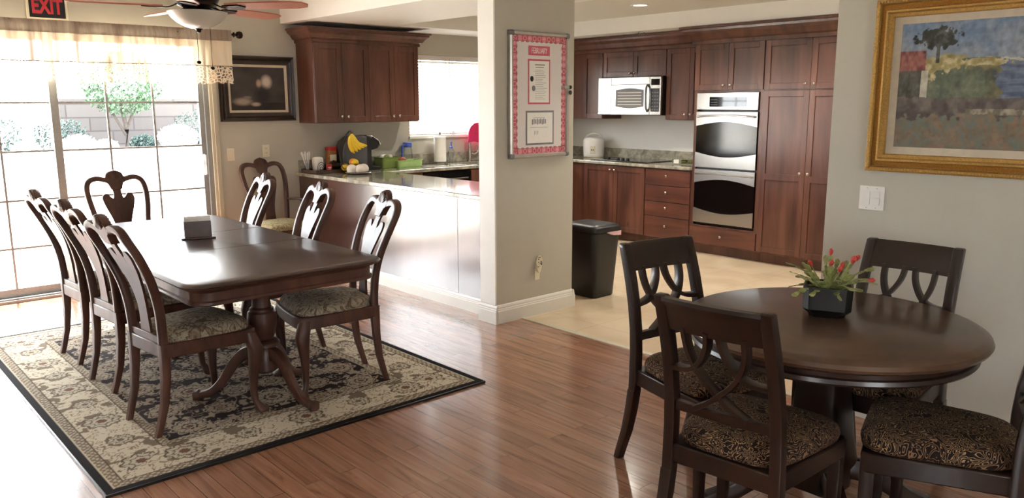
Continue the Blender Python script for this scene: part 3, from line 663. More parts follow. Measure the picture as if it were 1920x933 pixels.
MB().prism([(.05, .0), (.16, .0), (.17, .01), (.17, .035), (.05, .035)], -.08, .08, 'y').build('drip_tray', 'black', CM, bevel=.006)
MB().prism([(.05, .03), (.09, .03), (.09, .20), (.05, .20)], -.08, .08, 'y').build('column', 'black', CM)
# wooden tray and what stands on it
TR = tag(MB().box(3.69, 6.84, .893, 4.05, 7.15, .903).box(3.69, 6.84, .903, 3.70, 7.15, .925).box(4.04, 6.84, .903, 4.05, 7.15, .925).box(3.69, 6.84, .903, 4.05, 6.85, .925).box(3.69, 7.14, .903, 4.05, 7.15, .925).build('serving_tray', 'napkin_side', smooth=False, bevel=.003), 'dark wooden serving tray in the counter corner by the wall', 'tray')
CU = thing('utensil_cup', 'small clear cup of white plastic cutlery at the back of the wooden tray', 'cup', (3.735, 7.10, .904))
MB().lathe([(.022, 0), (.03, .08), (.028, .08), (.02, .004)], n=18).build('cup_body', 'clear', CU)
for k in range(9):
    a = k*.7; MB().sweep([(.008*math.cos(a), .008*math.sin(a), .006), (.035*math.cos(a)-.012, .018*math.sin(a), .14), (.045*math.cos(a)-.016, .022*math.sin(a), .17+.01*(k % 3))], [.006, .006, .014], .003, up=(0, 1, 0)).build('cutlery', 'white', CU)
NB = tag(MB().box(3.775, 7.02, .904, 3.875, 7.10, 1.04).build('napkin_pack', 'paper', bevel=.022, smooth=True), 'white rounded pack of napkins on the wooden tray', 'napkins')
SP = thing('spiral_napkin_holder', 'black wire napkin holder with arched loops on the wooden tray', 'napkin holder', (3.775, 6.90, .904))
for r in (.042, .028, .014): MB().tube([(r*math.cos(a), 0, .03+r*math.sin(a)*1.5) if 0 < a < PI else (r*math.cos(a), 0, .0) for a in [-.2]+list(np.linspace(.05, PI-.05, 14))+[PI+.2]], .0028, 6).build('wire_arch', 'black', SP)
MB().box(-.05, -.02, 0, .05, .02, .006).build('base', 'black', SP, smooth=False)
RC = thing('red_carton', 'small red sweetener carton standing on the wooden tray', 'carton', (3.845, 6.88, .904)); MB().box(-.024, -.015, 0, .024, .015, .075).build('box', 'red', RC, bevel=.002, smooth=False)
MB().box(-.016, -.0158, .04, .016, -.015, .048).box(-.012, -.0158, .026, .012, -.015, .032).build('lettering', 'paper', RC, smooth=False)
JA = thing('coffee_jar', 'tall brown jar with a red lid at the back of the wooden tray', 'jar', (4.0, 7.10, .904))
MB().loft([(0, 0, 0, .05, .035), (0, 0, .18, .05, .035), (0, 0, .19, .046, .032)], 20, .4).build('jar_body', 'brown', JA); MB().loft([(0, 0, .19, .052, .037), (0, 0, .222, .052, .037), (0, 0, .226, .047, .033)], 20, .4).build('lid', 'red', JA)
MB().box(-.035, -.0362, .09, .035, -.035, .15).build('label', 'cream', JA, smooth=False)
TP = thing('brown_teapot', 'small dark brown pot on the wooden tray below the red-lidded jar', 'pot', (3.955, 6.98, .904))
MB().lathe([(.04, 0), (.062, .02), (.068, .045), (.058, .07), (.035, .082), (.012, .088), (.012, .098), (.004, .102)]).build('pot_body', 'bronze', TP); MB().tube(smooth_path([(-.06, 0, .06), (-.09, 0, .06), (-.088, 0, .03), (-.06, 0, .025)]), .005).build('handle', 'bronze', TP)
# banana hanger with basket
BH = thing('banana_hanger', 'black wire fruit basket with a tall curved banana hook', 'fruit basket', (4.03, 6.76, .893))
m = MB()
for r, z in ((.075, .004), (.10, .05), (.112, .085)): m.tube([(r*math.cos(a), r*math.sin(a), z) for a in np.linspace(0, 2*PI, 25)], .0028, 6)
for k in range(10):
    a = 2*PI*k/10; m.tube([(.06*math.cos(a), .06*math.sin(a), .004), (.10*math.cos(a), .10*math.sin(a), .05), (.112*math.cos(a), .112*math.sin(a), .085)], .002, 5)
m.build('wire_basket', 'black', BH)
m = MB()
for dy in (-.03, .03): m.tube(smooth_path([(-.10, dy, .08), (-.115, dy*.9, .20), (-.085, dy*.6, .31), (-.03, dy*.3, .385), (-.005, 0, .40), (.0, 0, .375)]), .0032, 6)
m.build('hook', 'black', BH)
BA = thing('banana_bunch', 'bunch of yellow bananas hanging from the curved hook', 'bananas', (4.04, 6.76, 1.265))
for k in range(5):
    pts = smooth_path([(0, 0, 0), (-.035+.012*k, -.022+.004*k, -.035), (-.052+.026*k, -.036+.006*k, -.09), (-.036+.036*k, -.038+.008*k, -.145+.008*k), (.002+.040*k, -.030+.008*k, -.185+.016*k)], 5); n_ = len(pts)
    b_ = MB().tube(pts, [.006+.012*min(1, i/5) if i < n_-4 else .018*(n_-i)/5+.002 for i in range(n_)], 8).build('banana', 'banana', BA)
MB().sphere((0, 0, .008), .012, 8, 6).build('stem', 'banana_tip', BA)
for k, (x, y, z, r, c) in enumerate([(-.045, -.045, .048, .037, 'lemon'), (.04, -.05, .048, .037, 'lemon'), (.05, .04, .048, .038, 'orange'), (-.045, .045, .048, .037, 'lemon'), (0, -.02, .098, .040, 'orange'), (-.005, -.06, .10, .032, 'lemon')]):
    tag(MB().sphere((4.03+x, 6.76+y, .895+z), r, 16, 10, (1.15, 1, 1) if c == 'lemon' else (1, 1, 1)).build('lemon' if c == 'lemon' else 'orange_fruit', c), ['yellow lemon low in the wire basket behind the plate', 'yellow lemon in the wire basket nearest the coffee maker', 'orange low in the wire basket against the coffee maker', 'yellow lemon at the back of the wire basket', 'orange on top of the fruit in the wire basket', 'yellow lemon lying on top at the front of the basket'][k], 'fruit', 'fruit in the wire basket')
# plate of buns at counter front
PL = tag(MB().lathe([(.06, 0), (.10, .006), (.125, .018), (.122, .021), (.09, .011), (.01, .009)]).build('plate', 'steel'), 'thin metal plate with white buns at the edge of the counter', 'plate'); PL.location = (3.985, 6.585, .893)
for k, (x, y) in enumerate([(-.055, .01), (.0, -.045), (.062, .005)]):
    b_ = tag(MB().loft([(0, 0, 0, .03, .03), (0, 0, .015, .046, .046), (0, 0, .04, .05, .05), (0, 0, .065, .04, .04), (0, 0, .08, .02, .02), (0, 0, .084, .004, .004)], 18).build('white_bun', 'bun'), ['white round bun on the plate, nearest the wall picture', 'middle white round bun at the front of the plate', 'white round bun on the plate, nearest the sink'][k], 'bun', 'white buns on the plate'); b_.location = (3.985+x*1.05, 6.585+y, .904)

# microwave
MW = thing('microwave', 'stainless over-the-range microwave under the short cabinet', 'microwave', (7.3, 5.88, 1.41))
MB().box(7.12, 5.442, 1.41, XK-.002, 6.345, 1.828).build('body', 'black', MW, True, smooth=False)
TM = face_x(7.12)
MB(TM).box(5.60, 0, 1.415, 6.345, .028, 1.745).box(6.15, .028, 1.42, 6.34, .032, 1.82).box(5.60, 0, 1.748, 6.345, .028, 1.825).build('door', 'steel', MW, True, smooth=False, bevel=.003)
mid = 5.89; ww = [(mid+.19*math.cos(a)*(1 if abs(math.cos(a)) > .3 else 1), 0) for a in ()]
pts = [(6.08, 1.50)]+[(6.08-.40*t, 1.685+.022*math.sin(PI*t)) for t in np.linspace(0, 1, 10)]+[(5.68-.0, 1.50)]+[(5.68+.40*t, 1.505-.02*math.sin(PI*t)) for t in np.linspace(0, 1, 10)]
MB(TM).prism([(a, b) for a, b in pts[1:11]+pts[12:]], .028, .031, 'y').build('window', 'grey', MW, True, smooth=False)
m = MB(TM)
for k in range(5): m.box(5.71, .031, 1.52+k*.033, 6.05, .0325, 1.532+k*.033)
m.build('window_vent', 'paper', MW, True, smooth=False)
MB(TM).tube(smooth_path([(5.625, .03, 1.45), (5.622, .058, 1.50), (5.618, .068, 1.60), (5.622, .058, 1.70), (5.625, .03, 1.74)]), .011).build('handle', 'grey', MW, True)
MB(TM).box(5.445, 0, 1.415, 5.598, .026, 1.825).build('control_panel', 'steel', MW, True, smooth=False, bevel=.003)
MB(TM).box(5.465, .026, 1.45, 5.58, .028, 1.70).build('keypad', 'black', MW, True, smooth=False); MB(TM).box(5.465, .026, 1.735, 5.58, .028, 1.80).build('display', 'black_glass', MW, True, smooth=False)
m = MB(TM)
for i in range(3):
    for j in range(6): m.box(5.477+i*.034, .028, 1.465+j*.037, 5.497+i*.034, .0288, 1.475+j*.037)
m.build('keypad_legend', 'grey', MW, True, smooth=False)
# double wall oven
OV = thing('double_oven', 'stainless double wall oven with two curved black glass doors', 'oven', (7.15, 4.49, .31))
MB().box(6.95, 4.145, .31, 7.48, 4.84, 1.64).build('body', 'black', OV, True, smooth=False)
TV = face_x(6.95); a0, a1 = 4.145, 4.84
MB(TV).box(a0, 0, 1.475, a1, .05, 1.64).build('control_panel', 'steel', OV, True, smooth=False, bevel=.004)
MB(TV).box(4.27, .05, 1.505, 4.69, .052, 1.60).build('display', 'black_glass', OV, True, smooth=False)
m = MB(TV)
for i in range(5):
    for j in range(3): m.box(4.60+i*.016, .052, 1.52+j*.025, 4.608+i*.016, .0526, 1.527+j*.025)
m.build('keypad_legend', 'grey', OV, True, smooth=False)
def oven_door(z0, z1):
    d = MB(TV).box(a0, 0, z0, a1, .045, z1).build('door', 'oven_black', OV, True, smooth=False, bevel=.004)
    lo, hi = z0+(z1-z0)*.24, z1-(z1-z0)*.22; t = np.linspace(0, 1, 17)
    l_ = OV.location; TT = lambda a, b, c: tuple(np.array(TV(a, b, c))-np.array(l_))
    up = [(a0, z1)]+[(a0+(a1-a0)*q, hi+.045*math.sin(PI*q)) for q in t]+[(a1, z1)]
    dn = [(a0, z0)]+[(a0+(a1-a0)*q, lo-.045*math.sin(PI*q)) for q in t]+[(a1, z0)]
    MB(TT).strip([(p, z1) for p in [a0+(a1-a0)*q for q in t]], [(a0+(a1-a0)*q, hi+.045*math.sin(PI*q)-.02) for q in t], .045, .052).build('top_band', 'steel', d, smooth=False)
    MB(TT).strip([(p, z0) for p in [a0+(a1-a0)*q for q in t]], [(a0+(a1-a0)*q, lo-.045*math.sin(PI*q)+.02) for q in t], .045, .052).build('bottom_band', 'steel', d, smooth=False)
    MB(TT).tube(smooth_path([(a0+.03, .052, z1-.05), (a0+.06, .085, z1-.043), ((a0+a1)/2, .10, z1-.035), (a1-.06, .085, z1-.043), (a1-.03, .052, z1-.05)], 5), .010).build('handle', 'steel', d)
oven_door(.90, 1.455); oven_door(.335, .88)
# cooktop, rice cooker, herbs
CK = thing('cooktop', 'black glass electric cooktop set in the granite counter', 'cooktop', (7.22, 5.95, .893))
MB().box(6.99, 5.53, .893, 7.46, 6.36, .901).build('glass_top', 'black_glass', CK, True, smooth=False, bevel=.002)
m = MB()
for x, y, r in ((7.12, 5.70, .075), (7.33, 5.72, .10), (7.12, 6.2, .10), (7.33, 6.18, .075)): m.rings([[(x+q*math.cos(a), y+q*math.sin(a), zz) for a in np.linspace(0, 2*PI, 33)[:-1]] for q, zz in ((r, .901), (r, .9016), (r-.004, .9016), (r-.004, .901))], cap=False)
m.build('burner_ring', 'grey', CK, True)
for y in (5.86, 5.93, 6.0, 6.14): MB().lathe([(.022, .901), (.022, .91), (.018, .928), (.004, .929)], (7.06, y, 0), 16).build('knob', 'black', CK, True)
RI = thing('rice_cooker', 'white rice cooker with a carrying handle in the corner of the counter', 'rice cooker', (7.33, 6.62, .893), -.95)
MB().loft([(0, 0, .012, .115, .115), (0, 0, .02, .122, .122), (0, 0, .05, .125, .125), (0, 0, .20, .128, .128), (0, 0, .215, .122, .122)], 32, .12).build('body', 'white', RI)
MB().loft([(0, 0, .215, .122, .122), (0, 0, .235, .112, .112), (0, 0, .25, .07, .07), (0, 0, .253, .02, .02)], 32).build('lid', 'white', RI)
MB().lathe([(.118, 0), (.124, .006), (.118, .012)], n=24).build('base_ring', 'cream', RI)
MB().tube(smooth_path([(-.10, 0, .20), (-.09, 0, .26), (0, 0, .285), (.09, 0, .26), (.10, 0, .20)]), .008).build('handle', 'white', RI)
MB().box(-.03, -.134, .05, .03, -.120, .14).build('control_panel', 'cream', RI, smooth=False, bevel=.004); MB().box(-.018, -.137, .09, -.004, -.133, .10).box(.004, -.137, .09, .018, -.133, .10).build('switch', 'black', RI, smooth=False)
m = MB()
for k in range(90):
    t = random.random(); m.sphere((7.14+random.uniform(-.05, .05)*(1.2-t), 4.93+.36*t, .906+random.uniform(0, .035)), .018, 6, 4, (.6, 1.5, .5))
HB = tag(m.build('herb_bundle', 'herb'), 'dark green bundle of herbs lying on the counter beside the ovens', 'herbs')
MB().box(7.07, 5.16, .905, 7.13, 5.23, .945).build('paper_tag', 'paper', HB, smooth=False)
# bin
TB_ = thing('trash_can', 'slim black kitchen trash can standing by the pillar', 'trash can', (4.775, 4.33, 0))
MB().loft([(0, 0, 0, .118, .145), (0, 0, .01, .125, .152), (0, 0, .53, .158, .188), (0, 0, .535, .15, .18)], 28, .9).build('bin_body', 'bin', TB_, angle=50)
MB().loft([(0, 0, .537, .166, .196), (0, 0, .565, .168, .198), (0, 0, .585, .155, .185), (0, 0, .598, .11, .14), (0, 0, .602, .02, .03)], 28, .9).build('lid', 'bin', TB_, angle=60)
MB(lambda x, y, z: (x, y, z)).strip([(-.02, .536), (.06, .536), (.15, .535)], [(-.02, .53), (.06, .505), (.148, .498)], -.193, -.186).build('bin_liner', 'pale_pink', TB_, label='pale pink bag edge showing under the lid')
# recessed downlights: one seen near the ovens, the others added to brighten the kitchen
for k, (x, y) in enumerate([(6.07, 4.93), (5.3, 5.8), (5.3, 3.6), (6.3, 3.3)]):
    L_ = thing('recessed_downlight', ['round recessed downlight in the kitchen ceiling near the ovens', 'added unseen downlight in the kitchen ceiling towards the sink', 'added unseen downlight in the kitchen ceiling by the entrance', 'added unseen downlight in the kitchen ceiling before the pantry'][k], 'downlight', (x, y, 2.443), 0, 'kitchen ceiling downlights')
    MB().lathe([(.09, 0), (.085, -.008), (.065, -.006), (.062, 0)], n=28, cap=False).build('trim_ring', 'white', L_); MB().lathe([(.062, -.001), (.03, -.004), (.002, -.004)], n=24).build('lens', 'lamp', L_)
    ld = bpy.data.lights.new('downlight_lamp', 'SPOT'); ld.energy = 45; ld.spot_size = 2.4; ld.spot_blend = .6; ld.shadow_soft_size = .06; ld.color = (1, .93, .82)
    lo = bpy.data.objects.new('downlight_lamp', ld); scene.collection.objects.link(lo); lo.location = (x, y, 2.42)
tag(MB().lathe([(.03, 2.29), (.035, 2.28), (.03, 2.262), (.01, 2.258)], (6.93, 5.6, 0), 18).build('motion_sensor', 'clear'), 'small clear round sensor under the soffit above the microwave', 'sensor')

# ------------------------------------------------------------------ pictures, switches, signs
def frame_mb(T, u0, u1, z0, z1, w, prof):
    """mitred frame; prof: (offset inward 0..1, depth)"""
    m = MB(T); rings = []
    for (cu, cz, su, sz) in ((u0, z0, 1, 1), (u1, z0, -1, 1), (u1, z1, -1, -1), (u0, z1, 1, -1)):
        rings.append([(cu+su*w*q, d, cz+sz*w*q) for q, d in prof])
    m.rings(rings, closed=True); return m
TR_ = face_x(XP)
PA = thing('landscape_picture', 'large gold-framed harbour landscape picture with a cream mat on the wall by the round table', 'picture', (XP, 1.1, 1.6))
prof = [(0, 0), (0, .03), (.12, .04), (.22, .036), (.30, .022), (.55, .026), (.62, .04), (.72, .042), (.80, .03), (.95, .028), (1, .02), (1, 0)]
y0, y1, z0, z1 = .48, 1.70, 1.228, 2.006
frame_mb(TR_, y0, y1, z0, z1, .082, prof).build('frame', 'gold', PA, True, angle=25)
m = MB(TR_)
def beads(m, u0, u1, z0, z1, off, d, step=.0135, r=.0042):
    for z in (z0+off, z1-off):
        for u in np.arange(u0+off, u1-off, step): m.box(u, d-.002, z-r, u+step*.55, d+.004, z+r)
    for u in (u0+off, u1-off):
        for z in np.arange(z0+off, z1-off, step): m.box(u-r, d-.002, z, u+r, d+.004, z+step*.55)
beads(m, y0, y1, z0, z1, .012, .038); m.build('outer_beading', 'gold', PA, True, smooth=False)
m = MB(TR_); beads(m, y0, y1, z0, z1, .072, .026); m.build('inner_beading', 'gold', PA, True, smooth=False)
frame_mb(TR_, y0+.026, y1-.026, z0+.026, z1-.026, .022, [(0, .02), (0, .0265), (1, .0285), (1, .02)]).build('frame_groove', 'gold_dark', PA, True)
MB(TR_).box(y0+.08, 0, z0+.08, y1-.08, .012, z1-.08).build('mat_board', 'mat_board', PA, True, smooth=False)
def landscape(U, V):
    # U: 0 at the left edge of the picture .. 1 right, V: 0 bottom .. 1 top
    n = fbm(U*1.8, V, 9, 3, 4); n2 = fbm(U*1.8, V, 26, 9, 3); g = fbm(U*70, V*22, 1.0, 5, 2)
    def mix(a, b, t): t = np.clip(t, 0, 1)[..., None]; return a*(1-t)+b*t
    c = mix(srgb(140, 148, 158)+0*U[..., None], srgb(110, 130, 156)+0*U[..., None], (V-.55)*2+.4*n)
    c = mix(c, srgb(150, 142, 138), np.clip(1-np.hypot((U-.85)/.3, (V-.78)/.2), 0, 1)*1.2+.1*n2)
    water = (V < .70) & (V > .36)
    wc = mix(srgb(84, 98, 124)+0*U[..., None], srgb(112, 124, 144)+0*U[..., None], .5+.8*fbm(U*10, V*60, 1, 8, 2)); c = np.where(water[..., None], wc, c)
    c = np.where(((abs(V-.70-.012*n) < .008) & (U > .25))[..., None], srgb(180, 176, 160), c)
    land = (V < .71-.0*U) & (U < .42+.03*n) & (V > .36); c = np.where(land[..., None], mix(srgb(78, 84, 72)+0*U[..., None], srgb(120, 116, 84)+0*U[..., None], .5+n), c)
    yel = (np.hypot((U-.19)/.10, (V-.62)/.13)+.25*n2 < 1) | (np.hypot((U-.35)/.13, (V-.675)/.03)+.25*n2 < 1)
    c = np.where(yel[..., None], mix(srgb(158, 146, 96)+0*U[..., None], srgb(184, 174, 136)+0*U[..., None], .4+.7*n2), c)
    gr = np.hypot((U-.26)/.13, (V-.50)/.13)+.2*n2 < 1; c = np.where(gr[..., None], mix(srgb(88, 98, 84)+0*U[..., None], srgb(118, 124, 104)+0*U[..., None], .5+n), c)
    red = (U < .115) & (V > .62) & (V < .78); c = np.where(red[..., None], mix(srgb(128, 74, 70)+0*U[..., None], srgb(150, 98, 90)+0*U[..., None], .5+.5*g), c)
    hs = (U < .12) & (V <= .62) & (V > .37); c = np.where(hs[..., None], srgb(84, 84, 76)+.02*g[..., None], c)
    wt = ((U > .10) & (U < .13) & (V < .62) & (V > .35)) | ((U < .13) & (abs(V-.355) < .012)); c = np.where(wt[..., None], srgb(190, 186, 170), c)
    tree = (np.hypot((U-.16)/.085, (V-.875)/.085)+.35*n2+.1*n < 1) | ((abs(U-.165) < .008) & (V < .85) & (V > .68)); c = np.where(tree[..., None], mix(srgb(52, 56, 52)+0*U[..., None], srgb(80, 84, 78)+0*U[..., None], .5+n2), c)
    dk = (V < .40+.02*n) & (V > .20); c = np.where(dk[..., None], mix(srgb(84, 76, 74)+0*U[..., None], srgb(112, 104, 98)+0*U[..., None], .5+n), c)
    pier = (abs(V-.30+.02*U) < .022) & (U > .3); c = np.where(pier[..., None], mix(srgb(120, 114, 100)+0*U[..., None], srgb(156, 148, 130)+0*U[..., None], .5+g), c)
    fg = V < .27-.03*U+.03*n+.03*n2; c = np.where(fg[..., None], mix(mix(srgb(122, 112, 94)+0*U[..., None], srgb(140, 118, 98)+0*U[..., None], .5+n), srgb(98, 108, 100), .35+.5*g+.3*n2), c)
    sand = (np.hypot((U-.72)/.14, (V-.20)/.05)+.3*n2 < 1); c = np.where(sand[..., None], srgb(166, 156, 136), c)
    for bx, by in ((.72, .745), (.62, .73)): c = np.where(((abs(U-bx) < .012*(1-(V-by)/.06)) & (V > by-.01) & (V < by+.05))[..., None], srgb(206, 204, 196), c)
    boat = (np.hypot((U-.93)/.06, (V-.565)/.014) < 1) ; c = np.where(boat[..., None], srgb(160, 92, 64), c)
    sail = (np.hypot((U-.92)/.02, (V-.595)/.02) < 1); c = np.where(sail[..., None], srgb(170, 160, 110), c)
    return c*(1+.16*n2[..., None]+.10*g[..., None])*.97+.012
PY1, PY0, PZ0, PZ1 = 1.582, .60, 1.344, 1.892
grid_picture('printed_scene', 'print', 0, 1, 0, 1, 330, 190, lambda U, V: (XP-.0135+0*U, PY1-(PY1-PY0)*U, PZ0+(PZ1-PZ0)*V), landscape, PA)
# smaller dark picture on the door wall
TW = face_y(YW)
PP = thing('dark_framed_picture', 'black-brown framed dark still-life print in a pale liner beside the glass door', 'picture', (3.33, YW, 1.69))
q0, q1, r0, r1 = 2.957, 3.695, 1.39, 1.985
frame_mb(TW, q0, q1, r0, r1, .082, [(0, 0), (0, .02), (.15, .04), (.4, .03), (.55, .042), (.8, .028), (1, .024), (1, 0)]).build('frame', 'frame_dark', PP, True)
frame_mb(TW, q0+.08, q1-.08, r0+.08, r1-.08, .022, [(0, .0), (0, .026), (1, .018), (1, 0)]).build('liner', 'mat_board', PP, True)
def still(U, V):
    n = fbm(U, V, 3, 4, 3); a = np.zeros(U.shape+(3,))+srgb(66, 60, 58); a = a*(1+.25*n[..., None])
    a = np.where((V < .18)[..., None], srgb(46, 40, 38)*(1+.2*n[..., None]), a)
    def blob(cx, cy, rx, ry, col): return np.clip(1.6-1.6*np.hypot((U-cx)/rx, (V-cy)/ry), 0, 1)[..., None], srgb(*col)
    for b in [(.66, .66, .12, .19, (196, 184, 170)), (.52, .62, .06, .12, (176, 150, 132)), (.58, .34, .20, .26, (40, 38, 40)), (.22, .20, .20, .11, (150, 138, 124)), (.45, .14, .11, .06, (170, 154, 136)), (.30, .30, .10, .04, (120, 112, 104))]:
        t, c = blob(*b); a = a*(1-t)+c*t
    return a
grid_picture('printed_still_life', 'print', 0, 1, 0, 1, 130, 100, lambda U, V: (q0+.10+(q1-q0-.20)*U, YW-.012+0*U, r0+.10+(r1-r0-.20)*V), still, PP)
def switch_plate(name, label, T, u, z, w, h, mat, loc, kind):
    s_ = thing(name, label, 'outlet' if kind == 'outlet' else 'light switch', loc)
    MB(T).box(u-w/2, 0, z-h/2, u+w/2, .006, z+h/2).build('cover_plate', mat, s_, True, smooth=False, bevel=.003)
    if kind == 'outlet':
        for dz in (-.021, .021): MB(T).box(u-.016, .006, z+dz-.013, u+.016, .008, z+dz+.013).build('socket', mat, s_, True, smooth=False, bevel=.003); MB(T).box(u-.008, .008, z+dz-.004, u-.005, .0085, z+dz+.006).box(u+.005, .008, z+dz-.004, u+.008, .0085, z+dz+.006).build('slot', 'black', s_, True, smooth=False)
    elif kind == 'single': MB(T).box(u-.016, .006, z-.033, u+.016, .010, z+.033).build('rocker', mat, s_, True, smooth=False, bevel=.002)
    else:
        MB(T).box(u+.007, .006, z-.033, u+.039, .011, z+.033).build('rocker', mat, s_, True, smooth=False, bevel=.002)
        MB(T).box(u-.039, .006, z-.033, u-.007, .011, z-.001).box(u-.039, .006, z+.001, u-.007, .009, z+.033).build('rocker', mat, s_, True, smooth=False, bevel=.002)
        MB(T).box(u-.024, .006, z+.045, u-.021, .0075, z+.048).box(u+.021, .006, z+.045, u+.024, .0075, z+.048).box(u-.024, .006, z-.048, u-.021, .0075, z-.045).box(u+.021, .006, z-.048, u+.024, .0075, z-.045).build('screw', 'grey', s_, True, smooth=False)
switch_plate('light_switch', 'white double light switch below the gold picture frame', TR_, 1.667, 1.096, .120, .115, 'white', (XP, 1.667, 1.096), 'double')
switch_plate('light_switch', 'single cream light switch between glass door and armchair', TW, 3.03, 1.093, .072, .118, 'cream', (3.03, YW, 1.093), 'single')
switch_plate('wall_outlet', 'cream wall outlet below the dark framed picture', TW, 3.374, 1.112, .072, .115, 'cream', (3.374, YW, 1.112), 'outlet')
EX = thing('exit_sign', 'EXIT sign in red letters on black with a pale frame above the valance', 'sign', (1.637, YW, 2.29))
MB(TW).box(1.495, 0, 2.196, 1.782, .02, 2.40).build('frame', 'cream', EX, True, smooth=False, bevel=.004); MB(TW).box(1.513, .02, 2.214, 1.764, .0215, 2.382).build('face', 'black', EX, True, smooth=False)
text('EXIT', .160, face_my(1.638, YW-.023, 2.297, .66), 'exit_red', 'lettering', EX, .001, bold=.006)
# notice board on the pillar
TPI = face_y(4.16); b0, b1, c0, c1 = 3.716, 4.294, 1.166, 2.036
NBD = thing('notice_board', 'silver-framed February notice board with pink scalloped border on the pillar', 'notice board', (4.0, 4.16, 1.6))
MB(TPI).box(b0+.01, 0, c0+.01, b1-.01, .022, c1-.01).build('board', 'paper', NBD, True, smooth=False)
frame_mb(TPI, b0, b1, c0, c1, .030, [(0, 0), (0, .030), (.3, .040), (.8, .036), (1, .026), (1, 0)]).build('frame', 'alu', NBD, True)
for u, z in ((b0, c0), (b0, c1), (b1, c0), (b1, c1)):
    su = 1 if u == b0 else -1; sz = 1 if z == c0 else -1
    MB(TPI).box(min(u, u+su*.036)-.002, 0, min(z, z+sz*.036)-.002, max(u, u+su*.036)+.002, .042, max(z, z+sz*.036)+.002).build('corner_cap', 'grey', NBD, True, bevel=.012)
def border(U, V):
    W, H = b1-b0-.06, c1-c0-.06; x = U*W; y = V*H
    dx = np.minimum(x, W-x); dy = np.minimum(y, H-y)
    s1 = .036+.008*np.abs(np.cos(y*PI/.046)); s2 = .036+.008*np.abs(np.cos(x*PI/.046))
    inb = (dx < s1) | (dy < s2)
    t = np.where(dx < dy, y, x); dd = np.minimum(dx, dy); k = np.floor(t/.046); f = np.abs(t/.046-k-.5)*.046; r = np.hypot(f, dd-.018)
    h = (np.sin(k*12.9898+np.where(dx < dy, 3, 0))*43758.5) % 1
    a = np.zeros(U.shape+(3,))+srgb(222, 216, 214); col = np.where((h > .5)[..., None], srgb(206, 112, 124), srgb(188, 96, 108))
    c = np.where((r < .017)[..., None], srgb(236, 170, 176), col); c = np.where((r < .013)[..., None], srgb(196, 104, 116), c)
    c = np.where(((r < .008) & (h > .45))[..., None], srgb(240, 214, 214), c); c = np.where(((r < .004))[..., None], srgb(196, 70, 88), c)
    c = np.where(((np.abs(dx-s1) < .003) | (np.abs(dy-s2) < .003))[..., None], srgb(128, 84, 84), c)
    return np.where(inb[..., None], c, a)
grid_picture('scalloped_border', 'print', 0, 1, 0, 1, 230, 340, lambda U, V: (b0+.03+(b1-b0-.06)*U, 4.16-.0235+0*U, c0+.03+(c1-c0-.06)*V), border, NBD)
ZB = 4.16-.025
MB(TPI).box(3.893, .0245, 1.875, 4.100, .0255, 1.940).build('month_banner', 'pink', NBD, True, smooth=False)
text('FEBRUARY', .056, face_my(3.997, ZB-.002, 1.906, .58), 'paper', 'month_lettering', NBD, .0005)
MB(TPI).box(3.888, .0245, 1.54, 4.105, .0255, 1.850).build('sheet_backing', 'pink', NBD, True, smooth=False); MB(TPI).box(3.900, .0255, 1.552, 4.093, .0265, 1.838).build('notice_sheet', 'paper', NBD, True, smooth=False)
m = MB(TPI); random.seed(3)
for k in range(17): m.box(3.955, .0265, 1.775-k*.0125, 3.955+random.uniform(.07, .12), .0268, 1.777-k*.0125)
m.box(3.955, .0265, 1.808, 4.05, .0268, 1.815); m.box(3.96, .0265, 1.792, 4.04, .0268, 1.796); m.build('notice_lines', 'grey', NBD, True, smooth=False)
MB(TPI).box(3.867, .0245, 1.255, 4.143, .0255, 1.495).build('sheet_backing', 'grey', NBD, True, smooth=False); MB(TPI).box(3.880, .0255, 1.268, 4.130, .0265, 1.482).build('notice_sheet', 'paper', NBD, True, smooth=False)
m = MB(TPI)
for k in range(9): m.box(3.925+k*.016, .0265, 1.398+.003*(k % 3), 3.935+k*.016, .0268, 1.435+.004*(k % 2))
m.box(3.905, .0265, 1.377, 4.085, .0268, 1.3795); m.box(3.94, .0265, 1.445, 4.05, .0268, 1.4475)
for k in range(4): m.box(3.95+k*.011, .0265, 1.325+.006*(k % 2), 3.953+k*.011, .0268, 1.355)
m.build('notice_drawing', 'grey', NBD, True, smooth=False)
for u, z in ((3.922, 1.715), (3.940, 1.650)): MB(TPI).prism([(u+.014*math.cos(a), z+.019*math.sin(a)) for a in np.linspace(0, 2*PI, 17)[:-1]], .0265, .031, 'y').build('magnet', 'black' if z > 1.68 else 'grey', NBD, True)
LK = MB(TPI).tube([(4.23, .025, 1.66), (4.23, .06, 1.66)], .011, 12).box(4.225, .05, 1.652, 4.285, .058, 1.668).build('lock', 'alu', NBD, True)
MB(TPI).prism([(4.283+.013*math.cos(a), 1.66+.013*math.sin(a)) for a in np.linspace(0, 2*PI, 13)[:-1]], .05, .058, 'y').prism([(4.287+.012*math.cos(a), 1.622+.016*math.sin(a)) for a in np.linspace(0, 2*PI, 13)[:-1]], .05, .056, 'y').build('keys', 'black', NBD, True)
